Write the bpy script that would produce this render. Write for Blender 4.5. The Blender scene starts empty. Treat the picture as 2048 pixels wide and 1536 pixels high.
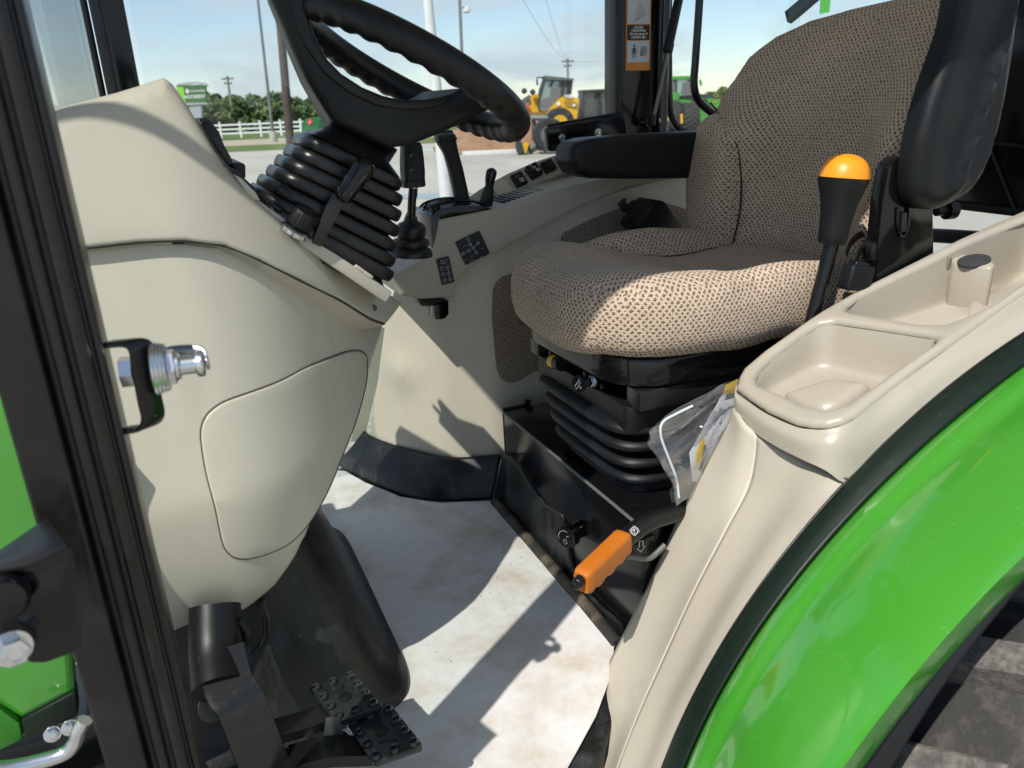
import bpy, bmesh, math, random
import numpy as np
from mathutils import Vector, Matrix, noise
from mathutils.geometry import delaunay_2d_cdt

random.seed(7)
SC = bpy.context.scene
COL = SC.collection

# ------------------------------------------------------------------ camera
# Tractor frame: X towards the tractor's rear, Y across to its far side, Z up;
# z = 0 is the cab floor, the yard lies at GROUND.
GROUND = -0.85
PXW, FPX = 2048.0, 1538.0
YAW, PITCH, ROLL = math.radians(23.0), math.radians(-19.9), math.radians(2.5)
CAM = Vector((0.0, 0.0, 1.0))
_f = Vector((math.sin(YAW)*math.cos(PITCH), math.cos(YAW)*math.cos(PITCH), math.sin(PITCH)))
_r = Vector((math.cos(YAW), -math.sin(YAW), 0.0))
_u = _r.cross(_f)
RIGHT = _r*math.cos(ROLL) - _u*math.sin(ROLL)
UP = _u*math.cos(ROLL) + _r*math.sin(ROLL)
FWD = _f
cd = bpy.data.cameras.new('camera')
cam = bpy.data.objects.new('camera', cd)
COL.objects.link(cam)
m = Matrix((RIGHT, UP, -FWD)).transposed().to_4x4()
m.translation = CAM
cam.matrix_world = m
cd.sensor_width = 36.0
cd.lens = FPX/PXW*36.0
cd.clip_start = 0.02
cd.clip_end = 3000.0
cd.dof.use_dof = True
cd.dof.focus_distance = 1.55
cd.dof.aperture_fstop = 6.5
SC.camera = cam

# ------------------------------------------------------------------ sun, sky, exposure
SUN_EL = math.radians(50.0)
SUN_AZ = math.radians(55.0)          # horizontal travel of the light, from +Y towards +X
LDIR = Vector((math.sin(SUN_AZ)*math.cos(SUN_EL), math.cos(SUN_AZ)*math.cos(SUN_EL), -math.sin(SUN_EL)))
sd = bpy.data.lights.new('sun', 'SUN')
sd.energy = 4.2
sd.angle = math.radians(0.53)
sd.color = (1.0, 0.95, 0.87)
sun = bpy.data.objects.new('sun', sd)
sun.rotation_euler = LDIR.to_track_quat('-Z', 'Y').to_euler()
sun.location = (-6, -4, 10)
COL.objects.link(sun)

W = bpy.data.worlds.new('World')
SC.world = W
W.use_nodes = True
wt = W.node_tree
for n in list(wt.nodes):
    wt.nodes.remove(n)
wo = wt.nodes.new('ShaderNodeOutputWorld')
bg = wt.nodes.new('ShaderNodeBackground')
sky = wt.nodes.new('ShaderNodeTexSky')
sky.sky_type = 'NISHITA'
sky.sun_disc = False
sky.sun_elevation = SUN_EL
sky.sun_rotation = math.atan2(-LDIR.x, -LDIR.y)
sky.air_density = 1.0
sky.altitude = 300.0
sky.dust_density = 0.15
sky.ozone_density = 2.6
bg.inputs['Strength'].default_value = 0.115
# thin high cloud: streaky noise over the sky dome, the same in every direction
tc = wt.nodes.new('ShaderNodeTexCoord')
mp = wt.nodes.new('ShaderNodeMapping')
mp.inputs['Scale'].default_value = (1.0, 1.0, 5.0)
mp.inputs['Location'].default_value = (0.3, 0.1, 0.0)
nz = wt.nodes.new('ShaderNodeTexNoise')
nz.inputs['Scale'].default_value = 3.2
nz.inputs['Detail'].default_value = 7.0
nz.inputs['Roughness'].default_value = 0.58
nz.inputs['Distortion'].default_value = 0.35
cr = wt.nodes.new('ShaderNodeValToRGB')
cr.color_ramp.elements[0].position = 0.47
cr.color_ramp.elements[0].color = (0.22, 0.22, 0.22, 1)
cr.color_ramp.elements[1].position = 0.64
cr.color_ramp.elements[1].color = (0.95, 0.95, 0.95, 1)
mx = wt.nodes.new('ShaderNodeMix')
mx.data_type = 'RGBA'
mx.inputs[7].default_value = (4.7, 5.3, 5.8, 1)
L = wt.links.new
L(tc.outputs['Generated'], mp.inputs['Vector'])
L(mp.outputs['Vector'], nz.inputs['Vector'])
L(nz.outputs['Fac'], cr.inputs['Fac'])
L(cr.outputs['Color'], mx.inputs[0])
L(sky.outputs['Color'], mx.inputs[6])
L(mx.outputs[2], bg.inputs['Color'])
L(bg.outputs['Background'], wo.inputs['Surface'])

vs = SC.view_settings
vs.view_transform = 'Standard'
vs.look = 'None'
vs.gamma = 1.0
vs.exposure = 0.24
vs.use_curve_mapping = False
SC.cycles.max_bounces = 10
SC.cycles.diffuse_bounces = 5
SC.cycles.glossy_bounces = 4
SC.cycles.transparent_max_bounces = 24
SC.cycles.transmission_bounces = 4
SC.cycles.sample_clamp_indirect = 8.0
SC.cycles.caustics_reflective = False
SC.cycles.caustics_refractive = False
SC.cycles.use_denoising = True

# ------------------------------------------------------------------ measuring the photograph
def ray(u, v):
    return RIGHT*((u-1024.0)/FPX) + UP*((768.0-v)/FPX) + FWD

def at(u, v, axis, val):
    """point on the line of sight (u, v) where coordinate `axis` has the real value `val`"""
    d = ray(u, v)
    i = 'xyz'.index(axis)
    return CAM + d*((val-CAM[i])/d[i])

def hit(u, v, F, t0=0.3, t1=6.0):
    """line of sight against the surface F(p) = 0, F < 0 on the camera's side"""
    d = ray(u, v)
    n = 240
    a = t0
    for i in range(n):
        b = t0 + (t1-t0)*(i+1)/n
        if F(CAM+d*b) > 0:
            for _ in range(40):
                mid = 0.5*(a+b)
                if F(CAM+d*mid) > 0: b = mid
                else: a = mid
            return CAM+d*b
        a = b
    return CAM+d*t1

# ------------------------------------------------------------------ mesh helpers
def V(*a): return Vector(a)

def cat(pts, n, closed=False):
    """Catmull-Rom through pts, n samples, even in arc length"""
    P = [np.array(p, float) for p in pts]
    out = []
    m_ = len(P) if closed else len(P)-1
    K = 16
    for i in range(m_):
        if closed:
            a, b, c, d = P[i-1], P[i], P[(i+1) % len(P)], P[(i+2) % len(P)]
        else:
            b, c = P[i], P[i+1]
            a = P[i-1] if i else 2*b-c
            d = P[i+2] if i+2 < len(P) else 2*c-b
        for k in range(K):
            t = k/K
            out.append(0.5*((2*b)+(-a+c)*t+(2*a-5*b+4*c-d)*t*t+(-a+3*b-3*c+d)*t**3))
    out.append(P[0] if closed else P[-1])
    A = np.array(out)
    s = np.concatenate([[0], np.cumsum(np.linalg.norm(np.diff(A[:, :min(3, A.shape[1])], axis=0), axis=1))])
    q = np.linspace(0, s[-1], n+1)[:-1] if closed else np.linspace(0, s[-1], n)
    return [np.array([np.interp(x, s, A[:, j]) for j in range(A.shape[1])]) for x in q]

def rpoly(pts, r, seg=5):
    """closed polygon with rounded corners; r one value or one per corner"""
    n = len(pts)
    out = []
    for i in range(n):
        p = np.array(pts[i], float)
        a = np.array(pts[i-1], float)-p
        b = np.array(pts[(i+1) % n], float)-p
        la, lb = np.linalg.norm(a), np.linalg.norm(b)
        rr = r[i] if isinstance(r, (list, tuple)) else r
        if rr <= 0 or la == 0 or lb == 0:
            out.append(p); continue
        d = min(rr, 0.48*la, 0.48*lb)
        p0, p1 = p+a/la*d, p+b/lb*d
        for k in range(seg+1):
            t = k/seg
            out.append((1-t)**2*p0+2*t*(1-t)*p+t*t*p1)
    return out

def densify(pts, step, closed=True):
    out = []
    n = len(pts)
    for i in range(n if closed else n-1):
        a, b = np.array(pts[i], float), np.array(pts[(i+1) % n], float)
        k = max(1, int(math.ceil(np.linalg.norm((b-a)[:2])/step)))
        for j in range(k):
            out.append(a+(b-a)*j/k)
    if not closed: out.append(np.array(pts[-1], float))
    return out

def mk(name, verts, faces, mat, parent=None, smooth=True, uv=None, auto=40):
    me = bpy.data.meshes.new(name)
    me.from_pydata([tuple(v) for v in verts], [], [tuple(f) for f in faces])
    me.validate()
    if uv is not None:
        ul = me.uv_layers.new(name='UVMap')
        li = np.zeros(len(me.loops), dtype=np.int32)
        me.loops.foreach_get('vertex_index', li)
        U = np.array([(float(a[0]), float(a[1])) for a in uv])
        ul.data.foreach_set('uv', U[li].ravel())
    return link(name, me, mat, parent, smooth, auto)

def link(name, me, mat, parent=None, smooth=True, auto=40):
    if not me.materials:
        for q in (mat if isinstance(mat, (list, tuple)) else [mat]):
            me.materials.append(q)
        if smooth:
            me.polygons.foreach_set('use_smooth', [True]*len(me.polygons))
            if auto:
                bm = bmesh.new(); bm.from_mesh(me)
                lim = math.radians(auto)
                for e in bm.edges:
                    if len(e.link_faces) == 2 and e.calc_face_angle(0) > lim: e.smooth = False
                bm.to_mesh(me); bm.free()
    me.update()
    o = bpy.data.objects.new(name, me)
    COL.objects.link(o)
    put(o, parent)
    return o

def put(o, parent):
    if parent is None: return
    o.parent = parent
    w = Vector((0, 0, 0))
    p = parent
    while p is not None:
        w += p.location; p = p.parent
    o.location = o.location - w

def grp(name, loc, parent=None, label=None, cat_=None, group=None):
    o = bpy.data.objects.new(name, None)
    o.empty_display_size = 0.05
    o.location = loc
    COL.objects.link(o)
    put(o, parent)
    return tag(o, label, cat_, group)

def tag(o, label=None, cat_=None, group=None, kind=None):
    if label: o['label'] = label
    if cat_: o['category'] = cat_
    if group: o['group'] = group
    if kind: o['kind'] = kind
    return o

def bmobj(name, bm, mat, parent=None, smooth=True, auto=40):
    bmesh.ops.recalc_face_normals(bm, faces=bm.faces)
    me = bpy.data.meshes.new(name)
    bm.to_mesh(me); bm.free()
    return link(name, me, mat, parent, smooth, auto)

def rbox(name, c, size, mat, parent=None, r=0.004, seg=3, rot=None, taper=None):
    """box with rounded edges; rot: 3x3 matrix or None"""
    bm = bmesh.new()
    bmesh.ops.create_cube(bm, size=1.0)
    for v in bm.verts:
        s = 1.0
        if taper and v.co.z > 0: s = taper
        v.co = Vector((v.co.x*size[0]*s, v.co.y*size[1]*s, v.co.z*size[2]))
    if r > 0:
        bmesh.ops.bevel(bm, geom=list(bm.edges), offset=min(r, 0.45*min(size)), segments=seg, profile=0.5, affect='EDGES')
    M4 = (rot.to_4x4() if rot else Matrix.Identity(4))
    bmesh.ops.transform(bm, matrix=Matrix.Translation(Vector(c)) @ M4, verts=bm.verts)
    return bmobj(name, bm, mat, parent)

def axes(z, x=None):
    """3x3 with columns X, Y, Z; Z along z, X near x"""
    z = Vector(z).normalized()
    x = Vector(x) if x is not None else (Vector((1, 0, 0)) if abs(z.x) < 0.9 else Vector((0, 1, 0)))
    x = (x - z*x.dot(z)).normalized()
    return Matrix((x, z.cross(x), z)).transposed()

def lathe(name, prof, o, ax, mat, parent=None, n=28, smooth=True, auto=35):
    """prof: (radius, height) along ax from o"""
    A = axes(ax)
    vs_, fs = [], []
    for r, h in prof:
        for k in range(n):
            t = 2*math.pi*k/n
            vs_.append(Vector(o)+A @ Vector((r*math.cos(t), r*math.sin(t), h)))
    for i in range(len(prof)-1):
        for k in range(n):
            fs.append((i*n+k, i*n+(k+1) % n, (i+1)*n+(k+1) % n, (i+1)*n+k))
    fs.append(tuple(range(n-1, -1, -1)))
    fs.append(tuple((len(prof)-1)*n+k for k in range(n)))
    return mk(name, vs_, fs, mat, parent, smooth, auto=auto)

def sweep(name, path, rad, mat, parent=None, n=14, closed=False, up=None, prof=None, smooth_path=0, auto=40, bump=None):
    """tube along path; rad one value or list; prof: list of (x, y) instead of a circle"""
    if smooth_path:
        if isinstance(rad, (list, tuple)):
            q4 = cat([(*p, r_) for p, r_ in zip(path, rad)], smooth_path, closed)
            path, rad = [Vector(p[:3]) for p in q4], [float(p[3]) for p in q4]
        else:
            path = [Vector(p) for p in cat(path, smooth_path, closed)]
    path = [Vector(p) for p in path]
    N = len(path)
    T = []
    for i in range(N):
        a = path[i-1] if (i or closed) else path[0]
        b = path[(i+1) % N] if (i < N-1 or closed) else path[-1]
        T.append((b-a).normalized())
    X = Vector(up) if up is not None else (Vector((0, 0, 1)) if abs(T[0].z) < 0.9 else Vector((1, 0, 0)))
    X = (X-T[0]*X.dot(T[0])).normalized()
    vs_, fs = [], []
    m_ = len(prof) if prof else n
    for i in range(N):
        if up is not None:
            X = Vector(up)
        X = (X-T[i]*X.dot(T[i])).normalized()
        Y = T[i].cross(X)
        r = rad[i] if isinstance(rad, (list, tuple)) else rad
        for k in range(m_):
            if prof:
                px, py = prof[k]; vs_.append(path[i]+X*px*r+Y*py*r)
            else:
                t = 2*math.pi*k/n
                rr = r+(bump(i/N, t) if bump else 0)
                vs_.append(path[i]+X*rr*math.cos(t)+Y*rr*math.sin(t))
    for i in range(N if closed else N-1):
        j = (i+1) % N
        for k in range(m_):
            fs.append((i*m_+k, i*m_+(k+1) % m_, j*m_+(k+1) % m_, j*m_+k))
    if not closed:
        fs.append(tuple(range(m_-1, -1, -1)))
        fs.append(tuple((N-1)*m_+k for k in range(m_)))
    return mk(name, vs_, fs, mat, parent, True, auto=auto)

def loft(name, curves, mat, parent=None, nu=40, nv=6, cross=True, thick=0.0, auto=30, uvscale=None):
    """surface through curves; every curve resampled to nu points, nv pieces between curves"""
    G = [cat([tuple(p) for p in c], nu) for c in curves]
    rows = []
    cols = [cat([tuple(G[i][k]) for i in range(len(G))], (len(G)-1)*nv+1) if cross else
            [G[i][k]*(1-j/nv)+G[i+1][k]*(j/nv) for i in range(len(G)-1) for j in range(nv)]+[G[-1][k]] for k in range(nu)]
    nr = len(cols[0])
    vs_ = [cols[k][r] for r in range(nr) for k in range(nu)]
    fs = [(r*nu+k, r*nu+k+1, (r+1)*nu+k+1, (r+1)*nu+k) for r in range(nr-1) for k in range(nu-1)]
    o = mk(name, vs_, fs, mat, parent, True, auto=auto)
    if thick:
        md = o.modifiers.new('thickness', 'SOLIDIFY'); md.thickness = thick; md.offset = -1
    return o

def stack(name, secs, mat, parent=None, n=48, caps=True, auto=50):
    """closed loft; sec = (centre, ax, ay, a, b, power) superellipse sections"""
    vs_, fs = [], []
    for c, ax, ay, a, b, p in secs:
        for k in range(n):
            t = 2*math.pi*k/n
            ct, st = math.cos(t), math.sin(t)
            x = math.copysign(abs(ct)**(2/p), ct)*a
            y = math.copysign(abs(st)**(2/p), st)*b
            vs_.append(Vector(c)+Vector(ax)*x+Vector(ay)*y)
    m_ = len(secs)
    for i in range(m_-1):
        for k in range(n):
            fs.append((i*n+k, i*n+(k+1) % n, (i+1)*n+(k+1) % n, (i+1)*n+k))
    if caps:
        fs.append(tuple(range(n-1, -1, -1)))
        fs.append(tuple((m_-1)*n+k for k in range(n)))
    return mk(name, vs_, fs, mat, parent, True, auto=auto)

def panel(name, outline, f, mat, parent=None, r=0.004, thick=0.02, g=0.02, out=(0, -1, 0), step=0.006, holes=(), back=False, auto=40, disp=None, rim=True, tuck=0.0, boxuv=False):
    """moulded sheet: outline (a, b[, r]) in parameter space, f(a, b) -> point; edges rounded by r, skirt of `thick` behind.
    holes: list of outlines cut out (their edges rounded too). disp(a, b, d): extra lift along the normal"""
    out = Vector(out)
    loops = [densify([tuple(p) if len(p) > 2 else (p[0], p[1], r) for p in outline], step)]
    for h in holes:
        loops.append(densify([tuple(p) if len(p) > 2 else (p[0], p[1], r) for p in h], step))
    B = np.concatenate([np.array(l) for l in loops])
    pts, edges = [], []
    for l in loops:
        s = len(pts)
        pts += [Vector((p[0], p[1])) for p in l]
        edges += [(s+i, s+(i+1) % len(l)) for i in range(len(l))]
    def inside(q):
        c = np.zeros(len(q), bool)
        for l in loops:
            A = np.array(l)[:, :2]
            Bq = np.roll(A, -1, axis=0)
            for (x1, y1), (x2, y2) in zip(A, Bq):
                if y1 == y2: continue
                k = ((y1 > q[:, 1]) != (y2 > q[:, 1])) & (q[:, 0] < (x2-x1)*(q[:, 1]-y1)/(y2-y1)+x1)
                c ^= k
        return c
    def dist(q):
        D = np.full(len(q), 1e9); H = np.zeros(len(q))
        for s in range(0, len(q), 2000):
            d = np.sqrt(((q[s:s+2000, None, :]-B[None, :, :2])**2).sum(2))
            D[s:s+2000] = d.min(1)
            R = np.maximum(B[None, :, 2], 1e-5)
            w = np.clip(R-d, 0, R)
            H[s:s+2000] = (R-np.sqrt(np.maximum(R*R-w*w, 0))).max(1)
        return D, H
    lo, hi = B[:, :2].min(0), B[:, :2].max(0)
    gx, gy = np.meshgrid(np.arange(lo[0]+g/2, hi[0], g), np.arange(lo[1]+g/2, hi[1], g))
    cand = [np.stack([gx.ravel(), gy.ravel()], 1)+np.random.RandomState(1).uniform(-.05*g, .05*g, (gx.size, 2))]
    want = [np.full(gx.size, 0.45*g)]
    for l in loops:
        A = np.array(l)
        tn = np.roll(A, -1, 0)[:, :2]-np.roll(A, 1, 0)[:, :2]
        nn = np.stack([-tn[:, 1], tn[:, 0]], 1)/(np.linalg.norm(tn, axis=1)[:, None]+1e-12)
        for fr in (0.06, 0.25, 0.6, 1.02):
            d = A[:, 2:3]*fr
            for sg in (1, -1):
                cand.append(A[:, :2]+nn*d*sg)
                want.append(np.maximum(d[:, 0]*0.93, 4e-4))
    cand = np.concatenate(cand); want = np.concatenate(want)
    k = inside(cand)
    cand, want = cand[k], want[k]
    D, _h = dist(cand)
    cand = cand[D > want]
    allp = pts+[Vector((float(q[0]), float(q[1]))) for q in cand]
    ov, oe, of, *_ = delaunay_2d_cdt(allp, edges, [], 0, 1e-6)
    q = np.array([(v.x, v.y) for v in ov])
    cen = np.array([q[list(t)].mean(0) for t in of])
    keep = inside(cen)
    of = [tuple(t) for t, kk in zip(of, keep) if kk]
    used = sorted({i for t in of for i in t})
    rm = {v: i for i, v in enumerate(used)}
    of = [tuple(rm[i] for i in t) for t in of]
    q = q[used]
    D, Hh = dist(q)
    def nrm(a, b):
        e = 1e-4
        c = f(a, b)
        n_ = (f(a+e, b)-c).cross(f(a, b+e)-c)
        if n_.length == 0: return out
        n_.normalize()
        return n_ if n_.dot(out) > 0 else -n_
    nl = []
    for l in loops:
        A = np.array(l)
        tn = np.roll(A, -1, 0)[:, :2]-np.roll(A, 1, 0)[:, :2]
        nn = np.stack([tn[:, 1], -tn[:, 0]], 1)/(np.linalg.norm(tn, axis=1)[:, None]+1e-12)
        nl.append(nn*np.where(inside(A[:, :2]+nn*1e-4), -1, 1)[:, None])
    nl = np.concatenate(nl)
    uvq = q.copy(); uvs = q.copy()
    for s in range(0, len(q), 2000):
        d = ((q[s:s+2000, None, :]-B[None, :, :2])**2).sum(2)
        # outward direction averaged over the near edge, so that the cloth does not break at corners
        wgt = np.exp(-(d-d.min(1)[:, None])/0.02**2)
        no = (wgt[:, :, None]*nl[None]).sum(1)
        no /= np.linalg.norm(no, axis=1)[:, None]+1e-9
        j = d.argmin(1); dm_ = np.sqrt(d.min(1))
        R = np.maximum(B[j, 2], 1e-5); w = np.clip(R-dm_, 0, R)
        ext = R*np.arcsin(w/R)-w
        uvq[s:s+2000] += no*ext[:, None]
        uvs[s:s+2000] += no*(R*(math.pi/2-1)+np.maximum(thick-R, 0))[:, None]
    P, NN = [], []
    for (a, b), d, h in zip(q, D, Hh):
        n_ = nrm(a, b)
        P.append(f(a, b)-n_*(h-(disp(a, b, d) if disp else 0)))
        NN.append(n_)
    if of:
        t = of[0]
        fn = (P[t[1]]-P[t[0]]).cross(P[t[2]]-P[t[0]])
        if fn.dot(NN[t[0]]) < 0: of = [tuple(reversed(t)) for t in of]
    cnt = {}
    for t in of:
        for i in range(3):
            e = (t[i], t[(i+1) % 3]); cnt[e] = cnt.get(e, 0)+1
    bd = [e for e in cnt if (e[1], e[0]) not in cnt]
    vs_ = list(P); fs = list(of); uv = [tuple(x) for x in uvq]
    if thick and rim:
        idx = {}
        for e in bd:
            for i in e:
                if i not in idx:
                    idx[i] = len(vs_)
                    vs_.append(f(q[i][0], q[i][1])-NN[i]*max(thick, 1e-4))
                    uv.append(tuple(uvs[i]))
        if tuck:
            for i, j in idx.items():
                d2 = ((q[i]-B[:, :2])**2).sum(1)
                wg = np.exp(-(d2-d2.min())/0.015**2); n2 = (wg[:, None]*nl).sum(0); n2 /= np.linalg.norm(n2)+1e-9
                q_in = q[i]-n2*tuck
                e3 = (f(q[i][0]-n2[0]*1e-3, q[i][1]-n2[1]*1e-3)-f(q[i][0], q[i][1])); e3 -= NN[i]*e3.dot(NN[i]); e3.normalize()
                rows = []
                base = f(q[i][0], q[i][1])
                for t_ in (0.0, 0.35, 0.7, 1.0):
                    a_ = t_*math.pi/2
                    rows.append((base-NN[i]*(thick-tuck+tuck*math.sin(a_))+e3*tuck*(1-math.cos(a_)), uvs[i]-n2*0.0+n2*tuck*0.6*(t_-0.5)))
                vs_[j] = rows[0][0]; uv[j] = tuple(rows[0][1])
                idx[i] = [j]
                for p_, u_v in rows[1:]:
                    idx[i].append(len(vs_)); vs_.append(p_); uv.append(tuple(u_v))
            for a, b in bd:
                fs.append((b, a, idx[a][0], idx[b][0]))
                for k in range(3): fs.append((idx[b][k], idx[a][k], idx[a][k+1], idx[b][k+1]))
        else:
            for a, b in bd: fs.append((b, a, idx[a], idx[b]))
        if back:
            bi = {}
            for i in range(len(P)):
                bi[i] = idx.get(i)
                if bi[i] is None:
                    bi[i] = len(vs_); vs_.append(f(q[i][0], q[i][1])-NN[i]*thick); uv.append(tuple(q[i]))
            for t in of: fs.append(tuple(bi[i] for i in reversed(t)))
    o = mk(name, vs_, fs, mat, parent, True, uv=uv, auto=auto)
    if boxuv:
        me = o.data; ud = me.uv_layers[0].data
        for pol in me.polygons:
            n_ = pol.normal
            ax = max(range(3), key=lambda k: abs(n_[k])*(1.15 if k == boxuv-1 else 1.0))
            for li in pol.loop_indices:
                c = me.vertices[me.loops[li].vertex_index].co
                ud[li].uv = (c.y, c.x) if ax == 2 else ((c.y, c.z) if ax == 0 else (c.x, c.z))
    return o

def prism(name, pts3, d, mat, parent=None, r=0.003, seg=2):
    """flat polygon of 3D points pushed along vector d, edges bevelled"""
    bm = bmesh.new()
    vs_ = [bm.verts.new(p) for p in pts3]
    fa = bm.faces.new(vs_)
    ex = bmesh.ops.extrude_face_region(bm, geom=[fa])
    for e in ex['geom']:
        if isinstance(e, bmesh.types.BMVert): e.co += Vector(d)
    bmesh.ops.recalc_face_normals(bm, faces=bm.faces)
    if r > 0:
        sharp = [e for e in bm.edges if len(e.link_faces) == 2 and e.calc_face_angle(0) > 0.5]
        bmesh.ops.bevel(bm, geom=sharp, offset=r, segments=seg, profile=0.5, affect='EDGES', clamp_overlap=True)
    return bmobj(name, bm, mat, parent)

def text(name, s, loc, x, y, size, mat, parent=None, align='CENTER', depth=0.0002, spacing=1.0, bold=0.0):
    """lettering in the plane of unit vectors x, y, centred at loc"""
    cu = bpy.data.curves.new(name, 'FONT')
    cu.body = s
    cu.size = size
    cu.align_x = align
    cu.align_y = 'CENTER'
    cu.extrude = depth
    cu.offset = bold
    cu.space_character = spacing
    cu.space_line = 0.95
    cu.resolution_u = 2
    tmp = bpy.data.objects.new(name+'_tmp', cu)
    COL.objects.link(tmp)
    dg = bpy.context.evaluated_depsgraph_get()
    me = bpy.data.meshes.new_from_object(tmp.evaluated_get(dg))
    bpy.data.objects.remove(tmp); bpy.data.curves.remove(cu)
    X, Y = Vector(x).normalized(), Vector(y).normalized()
    M4 = Matrix((X, Y, X.cross(Y).normalized())).transposed().to_4x4()
    M4.translation = Vector(loc)
    me.transform(M4)
    me.materials.clear()
    me.name = name
    return link(name, me, mat, parent, smooth=False)

def strokes(name, lines, o, x, y, w, mat, parent=None, h=0.0003):
    """flat drawn marks: polylines in the plane (x, y) at o, line width w, joined into one print"""
    X, Y = Vector(x), Vector(y)
    N = X.cross(Y).normalized()
    vs_, fs = [], []
    for ln in lines:
        closed = len(ln) > 2 and ln[0] == ln[-1]
        P = [Vector((p[0], p[1], 0)) for p in (ln[:-1] if closed else ln)]
        n = len(P)
        s = len(vs_)
        for i in range(n):
            a = P[i-1] if (i or closed) else P[0]
            b = P[(i+1) % n] if (i < n-1 or closed) else P[-1]
            t = (b-a)
            t = t.normalized() if t.length else Vector((1, 0, 0))
            nn = Vector((-t.y, t.x, 0))*w/2
            for q in (P[i]+nn, P[i]-nn):
                vs_.append(Vector(o)+X*q.x+Y*q.y+N*h)
        for i in range(n if closed else n-1):
            j = (i+1) % n
            fs.append((s+2*i, s+2*i+1, s+2*j+1, s+2*j))
    return mk(name, vs_, fs, mat, parent, smooth=False)

def circ(cx, cy, r, n=14, a0=0.0, a1=2*math.pi):
    full = abs(a1-a0-2*math.pi) < 1e-6
    p = [(cx+r*math.cos(a0+(a1-a0)*k/n), cy+r*math.sin(a0+(a1-a0)*k/n)) for k in range(n+1)]
    if full: p[-1] = p[0]
    return p

# ------------------------------------------------------------------ materials
def mat(name, col, rough=0.5, metal=0.0, var=0.0, vscale=6.0, bump=0.0, bscale=300.0, spec=0.5, coat=0.0, dirt=None, dirt_scale=4.0, dirt_lo=0.55, dirt_hi=0.75, rvar=0.0, bdist=0.001, stretch=None):
    m_ = bpy.data.materials.new(name)
    m_.use_nodes = True
    t = m_.node_tree
    b = t.nodes['Principled BSDF']
    b.inputs['Roughness'].default_value = rough
    b.inputs['Metallic'].default_value = metal
    b.inputs['Specular IOR Level'].default_value = spec
    b.inputs['Coat Weight'].default_value = coat
    b.inputs['Coat Roughness'].default_value = 0.06
    b.inputs['Base Color'].default_value = (*col, 1)
    l = t.links.new
    co = t.nodes.new('ShaderNodeTexCoord')
    vec = co.outputs['Object']
    if stretch:
        mm = t.nodes.new('ShaderNodeMapping'); mm.inputs['Scale'].default_value = stretch
        l(vec, mm.inputs['Vector']); vec = mm.outputs['Vector']
    last = None
    if var > 0:
        n_ = t.nodes.new('ShaderNodeTexNoise')
        n_.inputs['Scale'].default_value = vscale
        n_.inputs['Detail'].default_value = 6
        n_.inputs['Roughness'].default_value = 0.6
        l(vec, n_.inputs['Vector'])
        rp = t.nodes.new('ShaderNodeValToRGB')
        rp.color_ramp.elements[0].position = 0.3
        rp.color_ramp.elements[1].position = 0.7
        rp.color_ramp.elements[0].color = (*[c*(1-var) for c in col], 1)
        rp.color_ramp.elements[1].color = (*[min(1, c*(1+var)) for c in col], 1)
        l(n_.outputs['Fac'], rp.inputs['Fac'])
        last = rp.outputs['Color']
        l(last, b.inputs['Base Color'])
    if dirt:
        n2 = t.nodes.new('ShaderNodeTexNoise')
        n2.inputs['Scale'].default_value = dirt_scale
        n2.inputs['Detail'].default_value = 9
        n2.inputs['Roughness'].default_value = 0.68
        l(vec, n2.inputs['Vector'])
        r2 = t.nodes.new('ShaderNodeValToRGB')
        r2.color_ramp.elements[0].position = dirt_lo
        r2.color_ramp.elements[1].position = dirt_hi
        l(n2.outputs['Fac'], r2.inputs['Fac'])
        mi = t.nodes.new('ShaderNodeMix'); mi.data_type = 'RGBA'
        l(r2.outputs['Color'], mi.inputs[0])
        if last: l(last, mi.inputs[6])
        else: mi.inputs[6].default_value = (*col, 1)
        mi.inputs[7].default_value = (*dirt, 1)
        l(mi.outputs[2], b.inputs['Base Color'])
        ro = t.nodes.new('ShaderNodeMapRange')
        ro.inputs[3].default_value = rough; ro.inputs[4].default_value = min(1, rough+0.35)
        l(r2.outputs['Color'], ro.inputs[0]); l(ro.outputs[0], b.inputs['Roughness'])
    elif rvar > 0:
        n3 = t.nodes.new('ShaderNodeTexNoise')
        n3.inputs['Scale'].default_value = 9
        n3.inputs['Detail'].default_value = 8
        l(vec, n3.inputs['Vector'])
        ro = t.nodes.new('ShaderNodeMapRange')
        ro.inputs[1].default_value = 0.3; ro.inputs[2].default_value = 0.7
        ro.inputs[3].default_value = max(0, rough-rvar); ro.inputs[4].default_value = min(1, rough+rvar)
        l(n3.outputs['Fac'], ro.inputs[0]); l(ro.outputs[0], b.inputs['Roughness'])
    if bump > 0:
        n4 = t.nodes.new('ShaderNodeTexNoise')
        n4.inputs['Scale'].default_value = bscale
        n4.inputs['Detail'].default_value = 3
        l(vec, n4.inputs['Vector'])
        bp = t.nodes.new('ShaderNodeBump')
        bp.inputs['Strength'].default_value = bump
        bp.inputs['Distance'].default_value = bdist
        l(n4.outputs['Fac'], bp.inputs['Height'])
        l(bp.outputs['Normal'], b.inputs['Normal'])
    return m_

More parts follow.
